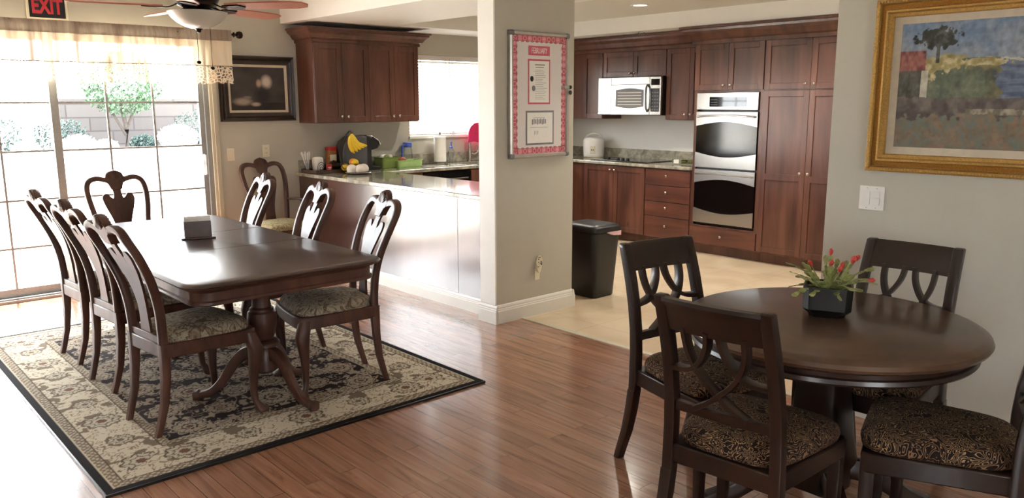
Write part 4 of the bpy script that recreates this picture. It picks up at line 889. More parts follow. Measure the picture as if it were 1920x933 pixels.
# plug-in air freshener
AF = thing('plug_in_night_light', 'small flowered plug-in night light low on the pillar', 'night light', (4.0, 4.16, .36))
MB(TPI).box(3.975, 0, .262, 4.025, .006, .345).build('socket_plate', 'cream', AF, True, smooth=False, bevel=.003)
MB(TPI).prism([(4.0+.032*math.cos(a)*(1 if math.sin(a) > 0 else .75), .395+(.055 if math.sin(a) > 0 else .075)*math.sin(a)) for a in np.linspace(0, 2*PI, 21)[:-1]], .02, .03, 'y').box(3.985, 0, .33, 4.015, .025, .37).build('shade', 'cream', AF, True)
m = MB(TPI); random.seed(5)
for k in range(26):
    a = random.uniform(0, 2*PI); r = random.random()**.5; u, z = 4.0+.024*r*math.cos(a), .395+.045*r*math.sin(a); s_ = random.uniform(.002, .006)
    m.prism([(u+s_*math.cos(b), z+s_*math.sin(b)*.7) for b in np.linspace(0, 2*PI, 7)[:-1]], .03, .0315, 'y')
m.build('flower_print', 'shrub', AF, True)

# ------------------------------------------------------------------ curtain valance
VA = thing('curtain_rod', 'dark curtain rod with a ball finial over the sliding door', 'curtain rod', (1.3, 7.10, 2.15))
MB().tube([(-1.2, 7.10, 2.155), (3.09, 7.10, 2.155)], .010, 10).build('rod', 'bronze', VA, True)
MB().lathe([(.01, 3.07), (.022, 3.075), (.022, 3.082), (.010, 3.09), (.012, 3.10), (.028, 3.11), (.034, 3.13), (.028, 3.15), (.01, 3.162)], (0, 7.10, 2.155), 18, 'x').build('finial', 'bronze', VA, True)
MB().box(3.02, 7.10, 2.15, 3.035, YW, 2.16).box(3.015, 7.205, 2.12, 3.04, YW, 2.19).build('bracket', 'bronze', VA, True, smooth=False)
CV = thing('valance', 'sheer cream valance with gathered top and lace hem over the sliding door', 'valance', (1.3, 7.10, 2.15))
rng = np.random.RandomState(11); ph = rng.uniform(0, 6.28, 12); fr = rng.uniform(10, 60, 12); am = rng.uniform(.2, 1, 12)
def fold(x): return 1.35*sum(am[i]*math.sin(fr[i]*x+ph[i]) for i in range(12))/3.2
XA, XB, NX = -1.15, 3.04, 900
def cloth(zs, amp, name, mat, hem=None):
    xs = np.linspace(XA, XB, NX); vs = []; fs = []
    for j, z in enumerate(zs):
        t = j/(len(zs)-1)
        for x in xs:
            zz = z
            if hem and j == len(zs)-1: zz = z-.016*abs(math.sin(x*PI/.085))-.006*fold(x*.3)
            f_ = fold(x)*amp[j]+.004*math.sin(x*160)*(1 if amp[j] < .012 else .3)
            vs.append((x+.006*math.sin(x*25+z*9), 7.10-.024-f_-.01*t, zz))
    for j in range(len(zs)-1):
        for i in range(NX-1): a = j*NX+i; fs.append((a, a+1, a+NX+1, a+NX))
    return MB().add(vs, fs).build(name, mat, CV, True, angle=180)
cloth([2.19, 2.172, 2.15, 2.13, 2.095], [.004, .006, .008, .008, .006], 'gathered_header', 'sheer_head')
cloth([2.10, 2.06, 2.0, 1.94, 1.88], [.008, .018, .026, .030, .032], 'sheer_panel', 'sheer')
cloth([1.884, 1.876], [.033, .033], 'hem_stitching', 'napkin_side')
cloth([1.88, 1.83, 1.78, 1.735], [.032, .034, .036, .038], 'lace_border', 'lace', hem=True)

# ------------------------------------------------------------------ ceiling fan
FN = thing('ceiling_fan', 'ceiling fan with frosted glass bowl and reddish blades above the long table', 'ceiling fan', (1.885, 4.83, 0))
MB().lathe([(.006, 1.962), (.012, 1.966), (.014, 1.976), (.022, 1.982), (.03, 1.99)], n=20).build('finial', 'bronze', FN)
MB().lathe([(.025, 1.985), (.05, 1.988), (.085, 2.0), (.12, 2.02), (.148, 2.045), (.165, 2.07), (.168, 2.078), (.10, 2.08)], n=40).build('glass_bowl', 'frosted', FN)
MB().lathe([(.10, 2.076), (.105, 2.085), (.075, 2.10), (.11, 2.115), (.125, 2.15), (.12, 2.20), (.07, 2.23), (.025, 2.24), (.022, 2.55), (.06, 2.56), (.07, 2.798)], n=36).build('motor_housing', 'bronze', FN)
for k in range(5):
    a = math.radians(22+72*k); ca, sa = math.cos(a), math.sin(a)
    Tb = lambda x, y, z, ca=ca, sa=sa: (x*ca-y*sa, x*sa+y*ca, z)
    def tilt(x, y, z, Tb=Tb): return Tb(x, y, z-y*.15)
    MB(tilt).prism([(.19, -.05), (.26, -.062), (.45, -.070), (.60, -.068), (.66, -.045), (.68, 0), (.66, .045), (.60, .068), (.45, .070), (.26, .062), (.19, .05)], 2.105, 2.113, 'z').build('blade', 'cord', FN, bevel=.002)
    MB(tilt).sweep(smooth_path([(.10, 0, 2.13), (.14, 0, 2.108), (.18, 0, 2.100), (.25, 0, 2.102)]), [.03]*12+[.06], .008).prism([(.17, -.035), (.27, -.045), (.30, 0), (.27, .045), (.17, .035)], 2.098, 2.105, 'z').build('blade_arm', 'bronze', FN)
for (dx, dy, zb) in ((-.02, -.02, 1.795), (.055, -.03, 1.763)):
    MB().tube([(dx, dy, 2.05), (dx, dy, zb)], .0016, 5).build('pull_chain', 'bronze', FN); MB().sphere((dx, dy, zb-.004), .013, 12, 8, (1, 1, .8)).build('pull_ball', 'bronze', FN)

# ------------------------------------------------------------------ rug
RX0, RX1, RY0, RY1 = .78, 2.755, 3.292, 6.163
def flower(dx, dy, R, pet, rot=0):
    r = np.hypot(dx, dy); th = np.arctan2(dy, dx)+rot; e = R*(.78+.22*np.abs(np.cos(pet*th/2))); return r/e, th
def rug_col(X, Y):
    W, H = RX1-RX0, RY1-RY0; x = X-RX0; y = Y-RY0; d = np.minimum(np.minimum(x, W-x), np.minimum(y, H-y))
    mx = np.abs(x-W/2); my = np.abs(y-H/2)
    black = srgb(30, 26, 26); cream = srgb(200, 190, 170); taupe = srgb(128, 112, 94); dark = srgb(38, 26, 24); greige = srgb(162, 148, 130); rust = srgb(112, 82, 68)
    n = fbm(mx, my, 16, 21, 2); n2 = fbm(mx, my, 26, 33, 2); n3 = fbm(mx, my, 11, 44, 2)
    # field
    F = np.zeros(X.shape+(3,))+dark
    F = np.where((np.abs(n) < .10)[..., None], greige*.75, F)
    F = np.where((n2 > .62)[..., None], greige*.9, F); F = np.where((np.abs(n2-.62) < .06)[..., None], dark, F)
    fx = [(.0, .0, .15, 12), (.26, .17, .10, 8), (.0, .36, .12, 10), (.42, .0, .12, 10), (.30, .48, .12, 10), (.10, .62, .09, 8), (.50, .27, .10, 8), (.50, .68, .10, 8), (.0, .86, .13, 12), (.27, .82, .09, 7), (.48, .96, .10, 9), (.18, 1.04, .09, 8), (.16, .25, .06, 5), (.38, .66, .06, 5), (.14, .46, .06, 5), (.40, .40, .05, 5), (.60, .47, .06, 5), (.60, .1, .07, 6), (.34, 1.03, .05, 5), (.60, .85, .06, 5)]
    for cx, cy, R, p in fx:
        q, th = flower(mx-cx, my-cy, R, p, cx*7)
        F = np.where((q < 1)[..., None], greige, F); F = np.where(((q > .80) & (q < .88))[..., None], dark*1.4, F)
        F = np.where(((q < .80) & (np.abs(np.sin(p*th/2)) < .22) & (q > .35))[..., None], taupe*.7, F)
        F = np.where(((q < .42) & (q > .33))[..., None], dark*1.6, F); F = np.where((q < .2)[..., None], rust*.8 if R > .09 else taupe, F)
    # cream border
    B = np.zeros(X.shape+(3,))+cream
    B = np.where((np.abs(n3) < .06)[..., None], taupe, B); B = np.where((np.abs(n2-.35) < .09)[..., None], taupe*1.1, B); B = np.where((n > .75)[..., None], taupe*.85, B); B = np.where((np.abs(n+.5) < .05)[..., None], taupe*1.2, B)
    t = np.where(np.minimum(x, W-x) < np.minimum(y, H-y), my, mx); dd = d-.21; per = .30; k = np.floor(t/per+.5); f = t-k*per; big = (np.mod(k, 2) == 0)
    q, th = flower(f, dd, np.where(big, .095, .065), 8)
    B = np.where((q < 1)[..., None], cream*.86, B); B = np.where(((q > .86) & (q < 1))[..., None], taupe*.62, B); B = np.where(((q < .6) & (q > .5))[..., None], taupe*.7, B)
    B = np.where(((q < .85) & (q > .55) & (np.abs(np.sin(4*th)) < .2))[..., None], taupe*.8, B); B = np.where(((q < .28))[..., None], np.where(big[..., None], rust, taupe*.7), B)
    # guard bands
    Gd = np.zeros(X.shape+(3,))+taupe*.95; g = (np.sin(t*2*PI/.036)*np.cos(dd*2*PI/.03+t*40) > .15); Gd = np.where(g[..., None], cream*.8, Gd)
    out = np.where((d < .034)[..., None], black, Gd); out = np.where(((d > .034) & (d < .040))[..., None], cream, out)
    out = np.where(((d > .084) & (d < .090))[..., None], taupe*.4, out); out = np.where((d >= .090)[..., None], B, out)
    out = np.where((d > .325)[..., None], Gd, out); out = np.where(((d > .325) & (d < .331))[..., None], taupe*.45, out); out = np.where((d > .366)[..., None], F, out); out = np.where(((d > .366) & (d < .372))[..., None], cream*.7, out)
    return out
RG = tag(grid_picture('area_rug', 'rug', RX0, RX1, RY0, RY1, 300, 430, lambda X, Y: (X, Y, .012+0*X), rug_col), 'large floral area rug with dark field, cream border and black edge under the long table', 'rug')
MB().box(RX0-.006, RY0-.006, .0, RX1+.006, RY0+.002, .0115).box(RX0-.006, RY1-.002, .0, RX1+.006, RY1+.006, .0115).box(RX0-.006, RY0, .0, RX0+.002, RY1, .0115).box(RX1-.002, RY0, .0, RX1+.006, RY1, .0115).build('edge_binding', 'black', RG, smooth=False)

# ------------------------------------------------------------------ long dining table
ZR = .012
DT = thing('dining_table', 'long dark mahogany double-pedestal dining table on the floral rug', 'table', (1.74, 4.62, ZR))
def rrect(hx, hy, r, k=6):
    o = []
    for cx, cy, a0 in ((hx-r, hy-r, 0), (-hx+r, hy-r, PI/2), (-hx+r, -hy+r, PI), (hx-r, -hy+r, 1.5*PI)):
        for i in range(k+1): a = a0+PI/2*i/k; o.append((cx+r*math.cos(a), cy+r*math.sin(a)))
    return o
HX, HY = .515, 1.155
def layer(profile, rr_=.11): return [[(x, y, z) for x, y in rrect(HX+d, HY+d, rr_+d*.5)] for d, z in profile]
m = MB(); m.rings(layer([(-.03, .722), (-.012, .722), (.0, .727), (.004, .735), (-.004, .744), (-.016, .748), (-.020, .749)])); m.build('table_top', 'table_top', DT, angle=30)
m = MB()
for y in (-.30, .30): m.box(-HX+.03, y-.0012, .7488, HX-.03, y+.0012, .7496)
m.build('leaf_joint', 'black', DT, smooth=False)
m = MB(); m.rings(layer([(-.045, .640), (-.038, .640), (-.034, .646), (-.036, .656), (-.044, .662), (-.044, .700), (-.036, .710), (-.020, .716), (-.014, .7215), (-.03, .7215)])); m.build('apron', 'dining_wood', DT, angle=30)
for sy in (-1, 1):
    cy = sy*.735
    MB().lathe([(.10, .64), (.10, .625), (.06, .615), (.048, .60), (.046, .53), (.05, .50), (.062, .49), (.062, .478), (.072, .47), (.076, .44), (.072, .39), (.058, .34), (.05, .325), (.075, .315), (.083, .305), (.083, .292), (.06, .282), (.068, .27), (.070, .16), (.05, .145), (.01, .14)], (0, cy, 0), 28).build('pedestal', 'dining_wood', DT, angle=40)
    for a in ((-76, 34, 144) if sy < 0 else (76, -34, -144)):
        r = math.radians(a+0); ca, sa = math.cos(r), math.sin(r)
        P = smooth_path([(.05, .25), (.10, .245), (.16, .19), (.22, .10), (.28, .045), (.34, .028), (.375, .026)], 4); n_ = len(P)
        MB().sweep([(q*ca, cy+q*sa, z) for q, z in P], [.05-.012*math.sin(PI*min(1, i/(n_-1)))+.004*(i > n_-4) for i in range(n_)], [.075-.05*i/(n_-1)+(.022 if i > n_-5 else 0) for i in range(n_)], n=10, sq=.3).build('foot', 'dining_wood', DT)
NH = thing('napkin_holder', 'wooden napkin holder packed with paper napkins on the long table', 'napkin holder', (1.765, 4.76, ZR+.7495), -.30)
MB().box(-.095, -.055, 0, .095, .055, .010).build('base', 'napkin_side', NH, smooth=False, bevel=.003)
MB().box(-.075, -.040, .010, .075, -.032, .105).build('front_panel', 'napkin_side', NH, smooth=False, bevel=.002); MB().box(-.075, .032, .010, .075, .040, .105).build('back_panel', 'napkin_side', NH, smooth=False, bevel=.002)
m = MB()
for k in range(11): m.box(-.072, -.030+k*.0055, .011, .072, -.0255+k*.0055, .125+.006*math.sin(k*1.3))
m.build('napkin', 'paper', NH, smooth=False)

# ------------------------------------------------------------------ carved dining chairs
def curve1(tab):
    zs = [a for a, b in tab]; ys = [b for a, b in tab]
    def f_(z):
        if z <= zs[0]: return ys[0]
        if z >= zs[-1]: return ys[-1]+(z-zs[-1])*(ys[-1]-ys[-2])/(zs[-1]-zs[-2])
        return float(np.interp(z, zs, ys))
    return f_
_ytab = smooth_path([(.40, -.205), (.50, -.205), (.62, -.215), (.74, -.245), (.86, -.295), (.96, -.345), (1.06, -.372)], 6)
YB = curve1(_ytab)
bendD = lambda x, y, z: (x, YB(z)+y, z)
def build_dining_chair(label, arms=False, fabric='damask'):
    t = thing('carved_armchair' if arms else 'carved_dining_chair', label, 'chair')
    for sx in (-1, 1):
        MB().loft([(sx*.160, -.262, 0, .015, .014), (sx*.163, -.245, .06, .016, .015), (sx*.166, -.222, .15, .017, .017), (sx*.168, -.208, .28, .019, .020), (sx*.168, -.205, .36, .020, .022), (sx*.168, -.205, .44, .020, .022)], 10, .8).build('leg', 'dining_wood', t, angle=50)
    for sx in (-1, 1):
        MB().loft([(sx*.232, .242, 0, .026, .026), (sx*.232, .242, .008, .031, .031), (sx*.229, .239, .020, .030, .030), (sx*.220, .230, .034, .020, .020), (sx*.210, .217, .06, .0155, .0155), (sx*.208, .212, .12, .017, .017), (sx*.214, .214, .20, .022, .022), (sx*.224, .222, .28, .029, .029), (sx*.228, .226, .335, .035, .035), (sx*.218, .214, .375, .034, .034), (sx*.210, .205, .42, .028, .028)], 14, .15).build('leg', 'dining_wood', t, angle=60)
        MB().prism([(sx*.20, .375), (sx*.13, .375), (sx*.16, .355), (sx*.185, .32), (sx*.20, .28)], .212, .232, 'y').build('knee_bracket', 'dining_wood', t, bevel=.004)
    out = [(-.185, -.222), (.185, -.222), (.236, .20), (.225, .232), (.15, .246), (0, .252), (-.15, .246), (-.225, .232), (-.236, .20)]
    MB().prism(out, .372, .440, 'z').build('seat_frame', 'dining_wood', t, bevel=.006, angle=50)
    N_ = 24; R = []
    for s_, z in ((1.0, .440), (1.005, .452), (.985, .470), (.93, .484), (.82, .494), (.6, .502), (.3, .506), (.05, .507)):
        ring = []
        for i in range(36):
            a = 2*PI*i/36; c_, q = math.cos(a), math.sin(a); e = .42; c_ = math.copysign(abs(c_)**e, c_); q = math.copysign(abs(q)**e, q)
            y = .015+.222*q; x = c_*(.180+(.228-.180)*(y+.2)/.42); ring.append((x*s_, .015+(y-.015)*s_, z))
        R.append(ring)
    MB().rings(R).build('seat_cushion', fabric, t, angle=70)
    # back: two stiles that arch over into the crest
    MB(bendD).prism([(.064*math.cos(a), .998+.052*max(0, math.sin(a))**.8 if 0 < a < PI else .998) for a in np.linspace(0, PI, 19)], -.016, .016).build('crest_dome', 'dining_wood', t, bevel=.006, angle=60)
    path = smooth_path([(.163, .43), (.164, .50), (.170, .60), (.180, .70), (.196, .80), (.204, .88), (.200, .94), (.180, .978), (.145, .994), (.110, .994), (.078, .986), (.050, .978)], 4)
    for sx in (-1, 1):
        MB(bendD).sweep([(sx*x, 0, z) for x, z in path], [.038]*len(path), [.040]*len(path), up=(0, 1, 0), n=10, sq=.35).build('stile', 'dining_wood', t, angle=60)
    half = [(.0, .910), (.040, .915), (.046, .938), (.054, .958), (.074, .968), (.080, .990), (.066, 1.004), (.054, 1.014), (.0, 1.026)]
    zc = np.linspace(0, 1, 9)
    L_ = [(-x, z) for x, z in half[1:-1]]; R_ = [(x, z) for x, z in half[1:-1]]
    MB(bendD).strip([(-.001, .910)]+L_+[(-.03, 1.028)], [(.001, .910)]+R_+[(.03, 1.028)], -.020, .020).build('crest_block', 'dining_wood', t, bevel=.004, angle=40)
    m = MB(bendD)
    for k in range(-4, 5):
        a = k*.30; L = .064-.002*abs(k)
        m.sweep([(0+.012*math.sin(a), 0, .985), (L*.5*math.sin(a), .0, .985+L*.5*math.cos(a)), (L*.9*math.sin(a), .0, .985+L*1.0*math.cos(a)), (L*1.0*math.sin(a), 0, .985+L*1.08*math.cos(a))], [.010, .017, .022, .010], [.046, .056, .052, .020], up=(0, 1, 0), n=8, sq=0)
    m.build('crest_shell', 'dining_wood', t, angle=70)
    prof = smooth_path([(.062, .440), (.052, .48), (.045, .55), (.050, .63), (.070, .71), (.095, .78), (.108, .83), (.104, .865), (.085, .880), (.062, .866), (.046, .842), (.034, .850), (.027, .880), (.028, .905), (.036, .925)], 3)
    # the vase: matched left and right outlines; the notch by the neck is cut by splitting body and neck
    body = [p for p in prof[:prof.index(min(prof, key=lambda p: abs(p[0]-.104)+abs(p[1]-.865)))+1]]
    zs = [p[1] for p in body]
    MB(bendD).strip([(-x, z) for x, z in body]+[(-.10, .868)], body+[(.10, .868)], -.006, .006).build('splat', 'dining_wood', t, angle=50) if False else None
    n1 = [(x, z) for x, z in smooth_path([(.062, .440), (.052, .48), (.045, .55), (.050, .63), (.070, .71), (.095, .78), (.106, .82)], 4)]
    m = MB(bendD); m.strip([(-x, z) for x, z in n1], n1, -.006, .006)
    for sx in (-1, 1):   # the two shoulders of the vase
        a_ = smooth_path([(.106, .82), (.111, .845), (.106, .868), (.092, .882), (.074, .884)], 3); b_ = smooth_path([(.0, .82), (.020, .842), (.038, .850), (.052, .860), (.062, .876)], 3)
        m.strip([(sx*x, z) for x, z in a_], [(sx*x, z) for x, z in b_], -.006, .006)
    nk = smooth_path([(.036, .82), (.033, .85), (.027, .880), (.029, .905), (.036, .925)], 3); m.strip([(-x, z) for x, z in nk], nk, -.0065, .0065)
    m.build('splat', 'dining_wood', t, angle=50)
    MB(bendD).strip([(-.16, .438), (-.16, .475)], [(.16, .438), (.16, .475)], -.012, .012).build('lower_back_rail', 'dining_wood', t, bevel=.003)
    if arms:
        for sx in (-1, 1):
            P = smooth_path([(sx*.190, YB(.70)+.01, .665), (sx*.235, -.12, .672), (sx*.275, -.02, .662), (sx*.283, .08, .652), (sx*.265, .14, .645), (sx*.250, .165, .632)], 4)
            MB().sweep(P, .036, .024, n=10, sq=.2).build('arm', 'dining_wood', t, angle=60)
            MB().sweep(smooth_path([(sx*.232, .03, .39), (sx*.252, .045, .47), (sx*.262, .055, .56), (sx*.280, .09, .645)], 4), .026, .032, n=8, sq=.3).build('arm_support', 'dining_wood', t, angle=60)
    return t
gch = 'carved dining chairs around the long table'
proto = build_dining_chair('x')
spots = [((1.375, 3.925), -PI/2+.10, 'front carved dining chair on the glass-door side, legs nearest the cream rug corner'),
         ((1.405, 4.69), -PI/2+.09, 'carved dining chair in the middle of the window side of the long table'),
         ((1.405, 5.34), -PI/2+.06, 'carved dining chair farthest back on the window side of the long table'),
         ((2.14, 3.90), PI/2-.18, 'carved dining chair at the peninsula side of the long table, nearest the camera'),
         ((2.175, 4.68), PI/2-.14, 'middle carved dining chair along the peninsula side of the long table'),
         ((2.175, 5.50), PI/2-.14, 'farthest carved dining chair along the peninsula side, in front of the armchair'),
         ((1.80, 6.10), PI, 'carved dining chair at the head of the table before the glass door')]
for i, ((x, y), rz, lab) in enumerate(spots):
    o = proto if i == 0 else copy_tree(proto)
    place(o, (x, y, ZR), rz, lab, gch)
AC = build_dining_chair('carved armchair with pale patterned seat in the corner below the outlet', True, 'damask_light')
AC.location = (3.28, 6.79, 0); AC.rotation_euler = (0, 0, PI)

# ------------------------------------------------------------------ round table and its chairs
RT = thing('round_table', 'round dark pedestal table with a potted cactus on it', 'table', (2.80, 1.345, 0))
MB().lathe([(.45, .715), (.515, .715), (.530, .722), (.536, .733), (.530, .746), (.518, .754), (.505, .758), (.498, .760), (.01, .760)], n=96).build('table_top', 'espresso_top', RT, angle=30)
MB().lathe([(.44, .665), (.495, .665), (.500, .672), (.496, .685), (.488, .69), (.490, .705), (.50, .7145), (.44, .7145)], n=96).build('apron', 'espresso', RT, angle=30)
MB().loft([(0, 0, .664, .13, .13), (0, 0, .63, .12, .12), (0, 0, .60, .085, .085), (0, 0, .50, .080, .080), (0, 0, .30, .10, .10), (0, 0, .20, .115, .115), (0, 0, .17, .10, .10), (0, 0, .10, .10, .10)], 16, .5).build('column', 'espresso', RT, angle=40)
for k in range(4):
    a = PI/4+k*PI/2; ca, sa = math.cos(a), math.sin(a); P = smooth_path([(.06, .17), (.14, .165), (.24, .12), (.33, .06), (.40, .032), (.43, .028)], 4); n_ = len(P)
    MB().sweep([(q*ca, q*sa, z) for q, z in P], .06, [.09-.045*i/(n_-1) for i in range(n_)], n=10, sq=.5).build('foot', 'espresso', RT, angle=50)
_y2 = smooth_path([(.36, -.212), (.44, -.212), (.55, -.214), (.68, -.232), (.82, -.268), (.95, -.312)], 6)
YC = curve1(_y2)
def bendC(x, y, z): return (x*.93, YC(z)+y-.018*(1-(x/.19)**2)*min(1, max(0, (z-.45)/.2)), z)
def build_dark_chair(label):
    t = thing('lattice_back_chair', label, 'chair')
    for sx in (-1, 1):
        zs = [.955, .94, .88, .80, .70, .60, .50, .42, .34]
        MB().loft([(sx*.198, -.300, 0, .018, .017), (sx*.197, -.280, .06, .019, .018), (sx*.195, -.252, .14, .020, .020), (sx*.193, -.226, .25, .021, .022), (sx*.191, -.213, .34, .021, .023)]+[(sx*(.190-.022*(z-.34)), YC(z), z, .020, .021 if z < .9 else .020) for z in zs[::-1]]+[(sx*.176, YC(.955), .960, .015, .014)], 12, .9).build('leg', 'espresso', t, angle=50)
    for sx in (-1, 1):
        MB().loft([(sx*.208, .205, 0, .016, .016), (sx*.208, .205, .25, .021, .021), (sx*.208, .203, .42, .023, .023)], 12, .9).build('leg', 'espresso', t, angle=50)
    out = [(-.192, -.225), (.192, -.225), (.236, .20), (.225, .226), (0, .236), (-.225, .226), (-.236, .20)]
    MB().prism(out, .365, .432, 'z').build('seat_frame', 'espresso', t, bevel=.005, angle=50)
    R = []
    for s_, z in ((.97, .430), (1.03, .438), (1.045, .455), (1.02, .475), (.95, .489), (.82, .498), (.6, .505), (.3, .509), (.05, .510)):
        ring = []
        for i in range(40):
            a = 2*PI*i/40; c_, q = math.cos(a), math.sin(a); e = .45; c_ = math.copysign(abs(c_)**e, c_); q = math.copysign(abs(q)**e, q)
            y = .012+.222*q; x = c_*(.176+(.236-.176)*(y+.21)/.44); ring.append((x*s_, .012+(y-.012)*s_, z))
        R.append(ring)
    MB().rings(R).build('seat_cushion', 'paisley', t, angle=70)
    X_ = np.linspace(-.178, .178, 15)
    rr = [[(x, a, z) for a, z in ((.014, .845), (.016, .90), (.012, .945), (.0, .958), (-.018, .955), (-.024, .943), (-.014, .925), (-.012, .845))] for x in X_]
    MB(bendC).rings(rr).build('crest_rail', 'espresso', t, angle=40)
    MB(bendC).rings([[(x, a, z) for a, z in ((.012, .555), (.012, .59), (-.012, .59), (-.012, .555))] for x in X_]).build('lower_rail', 'espresso', t, bevel=.003)
    for sx in (-1, 1):
        A = smooth_path([(-.112, .86), (-.108, .80), (-.090, .745), (-.055, .695), (-.010, .655), (.04, .615), (.095, .583)], 4)
        B = smooth_path([(-.022, .86), (-.030, .81), (-.052, .765), (-.085, .728), (-.125, .712), (-.180, .708)], 4)
        dy = .001*sx
        MB(bendC).sweep([(sx*x, dy, z) for x, z in A], .018, .041, up=(0, 1, 0), n=8, sq=1).build('lattice_slat', 'espresso', t, angle=50)
        MB(bendC).sweep([(sx*x, dy+.0005, z) for x, z in B], .018, [.040]*(len(B)-3)+[.042, .045, .048], up=(0, 1, 0), n=8, sq=1).build('lattice_slat', 'espresso', t, angle=50)
    return t
gd = 'lattice-back chairs around the round table'
pd = build_dark_chair('x')
for i, ((x, y), rz, lab) in enumerate([((2.31, 1.345), -PI/2+.08, 'dark lattice-back chair on the rug side of the round table, back fully visible'),
        ((2.72, 1.825), PI-.19, 'dark lattice-back chair on the kitchen side of the round table, near the trash can'),
        ((3.19, 1.33), PI/2, 'dark lattice-back chair between round table and the wall with the gold picture'),
        ((2.755, .90), .30, 'dark lattice-back chair standing askew at the round table, farthest from the kitchen')]):
    place(pd if i == 0 else copy_tree(pd), (x, y, 0), rz, lab, gd)
# potted cactus
PC = thing('potted_cactus', 'flowering holiday cactus with red buds in a square black pot on the round table', 'plant', (2.845, 1.375, .7605), .44)
def octo(h, c, z): return [(h, -h+c, z), (h, h-c, z), (h-c, h, z), (-h+c, h, z), (-h, h-c, z), (-h, -h+c, z), (-h+c, -h, z), (h-c, -h, z)]
MB().rings([octo(.062, .02, 0), octo(.066, .02, .012), octo(.084, .022, .03), octo(.087, .022, .115), octo(.078, .02, .115), octo(.076, .02, .09)]).build('pot', 'bin', PC, smooth=False, bevel=.002)
MB().loft([(0, 0, .098, .076, .076), (0, 0, .104, .075, .075)], 24, 1.2).build('soil', 'soil', PC)
random.seed(12); fo = MB(); bud = []
def pad(m, p, d, up, L, W):
    """one flat notched leaf segment from p along d"""
    d = d.normalized(); s_ = d.cross(up).normalized(); n_ = s_.cross(d).normalized()
    out = [(0, .25), (.2, .7), (.3, .62), (.5, 1), (.62, .85), (.82, .95), (.95, .45), (1, .15)]; pts = [(a, b) for a, b in out]+[(a, -b) for a, b in out[::-1]]
    vs = [tuple(p+d*(a*L)+s_*(b*W/2)+n_*h_) for h_ in (-.0016, .0016) for a, b in pts]; k = len(pts)
    m.add(vs, [tuple(range(k))[::-1], tuple(range(k, 2*k))]+[(i, (i+1) % k, k+(i+1) % k, k+i) for i in range(k)]); return p+d*L
for b_ in range(34):
    a = b_*2.4+random.uniform(-.3, .3); el = [1.25, 1.0, .75, .45, .15][b_ % 5]+random.uniform(-.1, .1)
    p = Vector((.035*math.cos(a), .035*math.sin(a), .10)); nseg = random.choice((3, 3, 4)) if el < .9 else random.choice((2, 3, 3))
    for s_ in range(nseg):
        e2 = el-s_*(.22 if el < .9 else .08); d = Vector((math.cos(a)*math.cos(e2), math.sin(a)*math.cos(e2), math.sin(e2))); L = random.uniform(.034, .044)
        p = pad(fo, p, d, Vector((random.uniform(-.5, .5), random.uniform(-.5, .5), 1)), L, random.uniform(.018, .025)); a += random.uniform(-.12, .12)
    bud.append((p, d, b_))
fo.build('foliage', 'cactus', PC, smooth=False)
for p, d, k in bud:
    if k % 5 == 0 or k in (7, 16): MB().tube([tuple(p), tuple(p+d*.006), tuple(p+d*.018), tuple(p+d*.027)], [.003, .007, .009, .003], 8).build('bud', 'bud', PC)

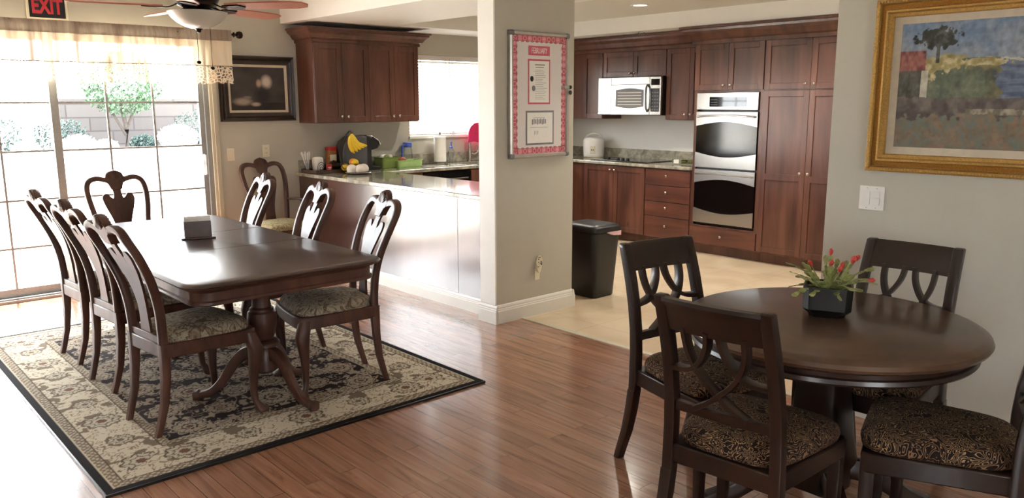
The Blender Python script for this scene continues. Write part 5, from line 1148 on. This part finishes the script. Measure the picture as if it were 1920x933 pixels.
# ------------------------------------------------------------------ the garden outside the glass
struct(MB().box(-30, YW+.16, -.12, 40, 40, -.03).build('ground', 'concrete', smooth=False), 'sunlit pale patio outside')
struct(MB().box(-60, -60, -.5, 60, 60, -.13).build('ground', 'concrete', smooth=False), 'ground around the house')
tag(MB().box(-6, 14.0, -.03, 14, 14.3, .84).build('garden_kerb', 'kerb', smooth=False, bevel=.01), 'low white planter wall running across the garden', 'planter wall')
tag(MB().box(-6, 14.31, -.03, 14, 16.98, .70).build('planter_soil', 'soil', smooth=False), 'dark soil filling the raised planter', 'soil', kind='stuff')
tag(MB().box(3.75, 17.0, -.03, 6.6, 17.2, 1.66).build('block_wall', 'block', smooth=False), 'grey block wall behind the raised garden planter', 'wall')
def crown_mesh(c, R, n, size, seed, sc=(1, 1, 1)):
    rg = np.random.RandomState(seed); m = MB()
    for k in range(n):
        v = rg.normal(size=3); v /= np.linalg.norm(v); r = R*rg.uniform(.3, 1)**.5; p = Vector((c[0]+v[0]*r*sc[0], c[1]+v[1]*r*sc[1], c[2]+v[2]*r*sc[2]))
        d = Vector(rg.normal(size=3)).normalized(); u_ = d.orthogonal().normalized(); w_ = d.cross(u_); s_ = size*rg.uniform(.6, 1.3)
        m.add([tuple(p-u_*s_), tuple(p+w_*s_*.45+d*.01), tuple(p+u_*s_), tuple(p-w_*s_*.45+d*.01)], [(0, 1, 2, 3)])
    return m
GT = thing('garden_tree', 'small leafy green tree in the planter before the block wall', 'tree', (4.62, 15.6, .70))
crown_mesh((0, 0, 1.22), .68, 3600, .040, 1, (1.05, 1, .85)).build('foliage', 'leaf', GT, smooth=False)
m = MB().tube([(0, 0, 0), (.02, 0, .4), (-.05, 0, .9)], [.05, .04, .03]); m.tube([(.02, 0, .4), (.2, 0, .8), (.3, .1, 1.1)], [.03, .025, .015]); m.tube([(0, 0, .3), (-.25, 0, .8), (-.4, 0, 1.2)], [.03, .02, .012]); m.build('trunk', 'bark', GT)
for k, (x, y, r, mat, lab) in enumerate([(3.62, 14.75, .22, 'flower_white', 'white flowering bush in the planter near the door stile'), (4.05, 14.8, .16, 'flower_white', 'white flowering bush below the tree'), (5.3, 14.9, .30, 'flower_white', 'white flowering bush in the planter beyond the tree'), (5.9, 15.4, .45, 'shrub', 'dark green shrub at the far end of the planter'), (2.45, 15.3, .42, 'shrub', 'dark blue-green shrub behind the left glass panel'), (3.55, 15.6, .38, 'shrub', 'dark shrub in the planter beside the centre door stile'), (4.7, 14.9, .2, 'shrub', 'low dark green shrub under the tree')]):
    S_ = thing('garden_shrub', lab, 'bush', (x, y, .70)); crown_mesh((0, 0, r*.85), r, 900, .032, 20+k, (1.2, 1, .8)).build('foliage', mat, S_, smooth=False)
    MB().tube([(0, 0, 0), (.01, 0, r*.6)], .015).build('stem', 'bark', S_)
PLT = thing('patio_light', 'slim white path light standing on the patio', 'path light', (4.02, 12.2, -.03)); MB().tube([(0, 0, 0), (0, 0, .62)], .02).build('post', 'grey', PLT); MB().lathe([(.02, .62), (.06, .62), (.07, .64), (.03, .70), (.01, .71)], n=14).build('lamp_head', 'grey', PLT)
# back garden and side yard seen only as light and reflections: a pale fence behind the house
tag(MB().box(-9.2, -9, -.13, -9.0, 14, 1.5).build('garden_fence', 'concrete', smooth=False), 'pale fence along the side yard beyond the windows', 'fence')
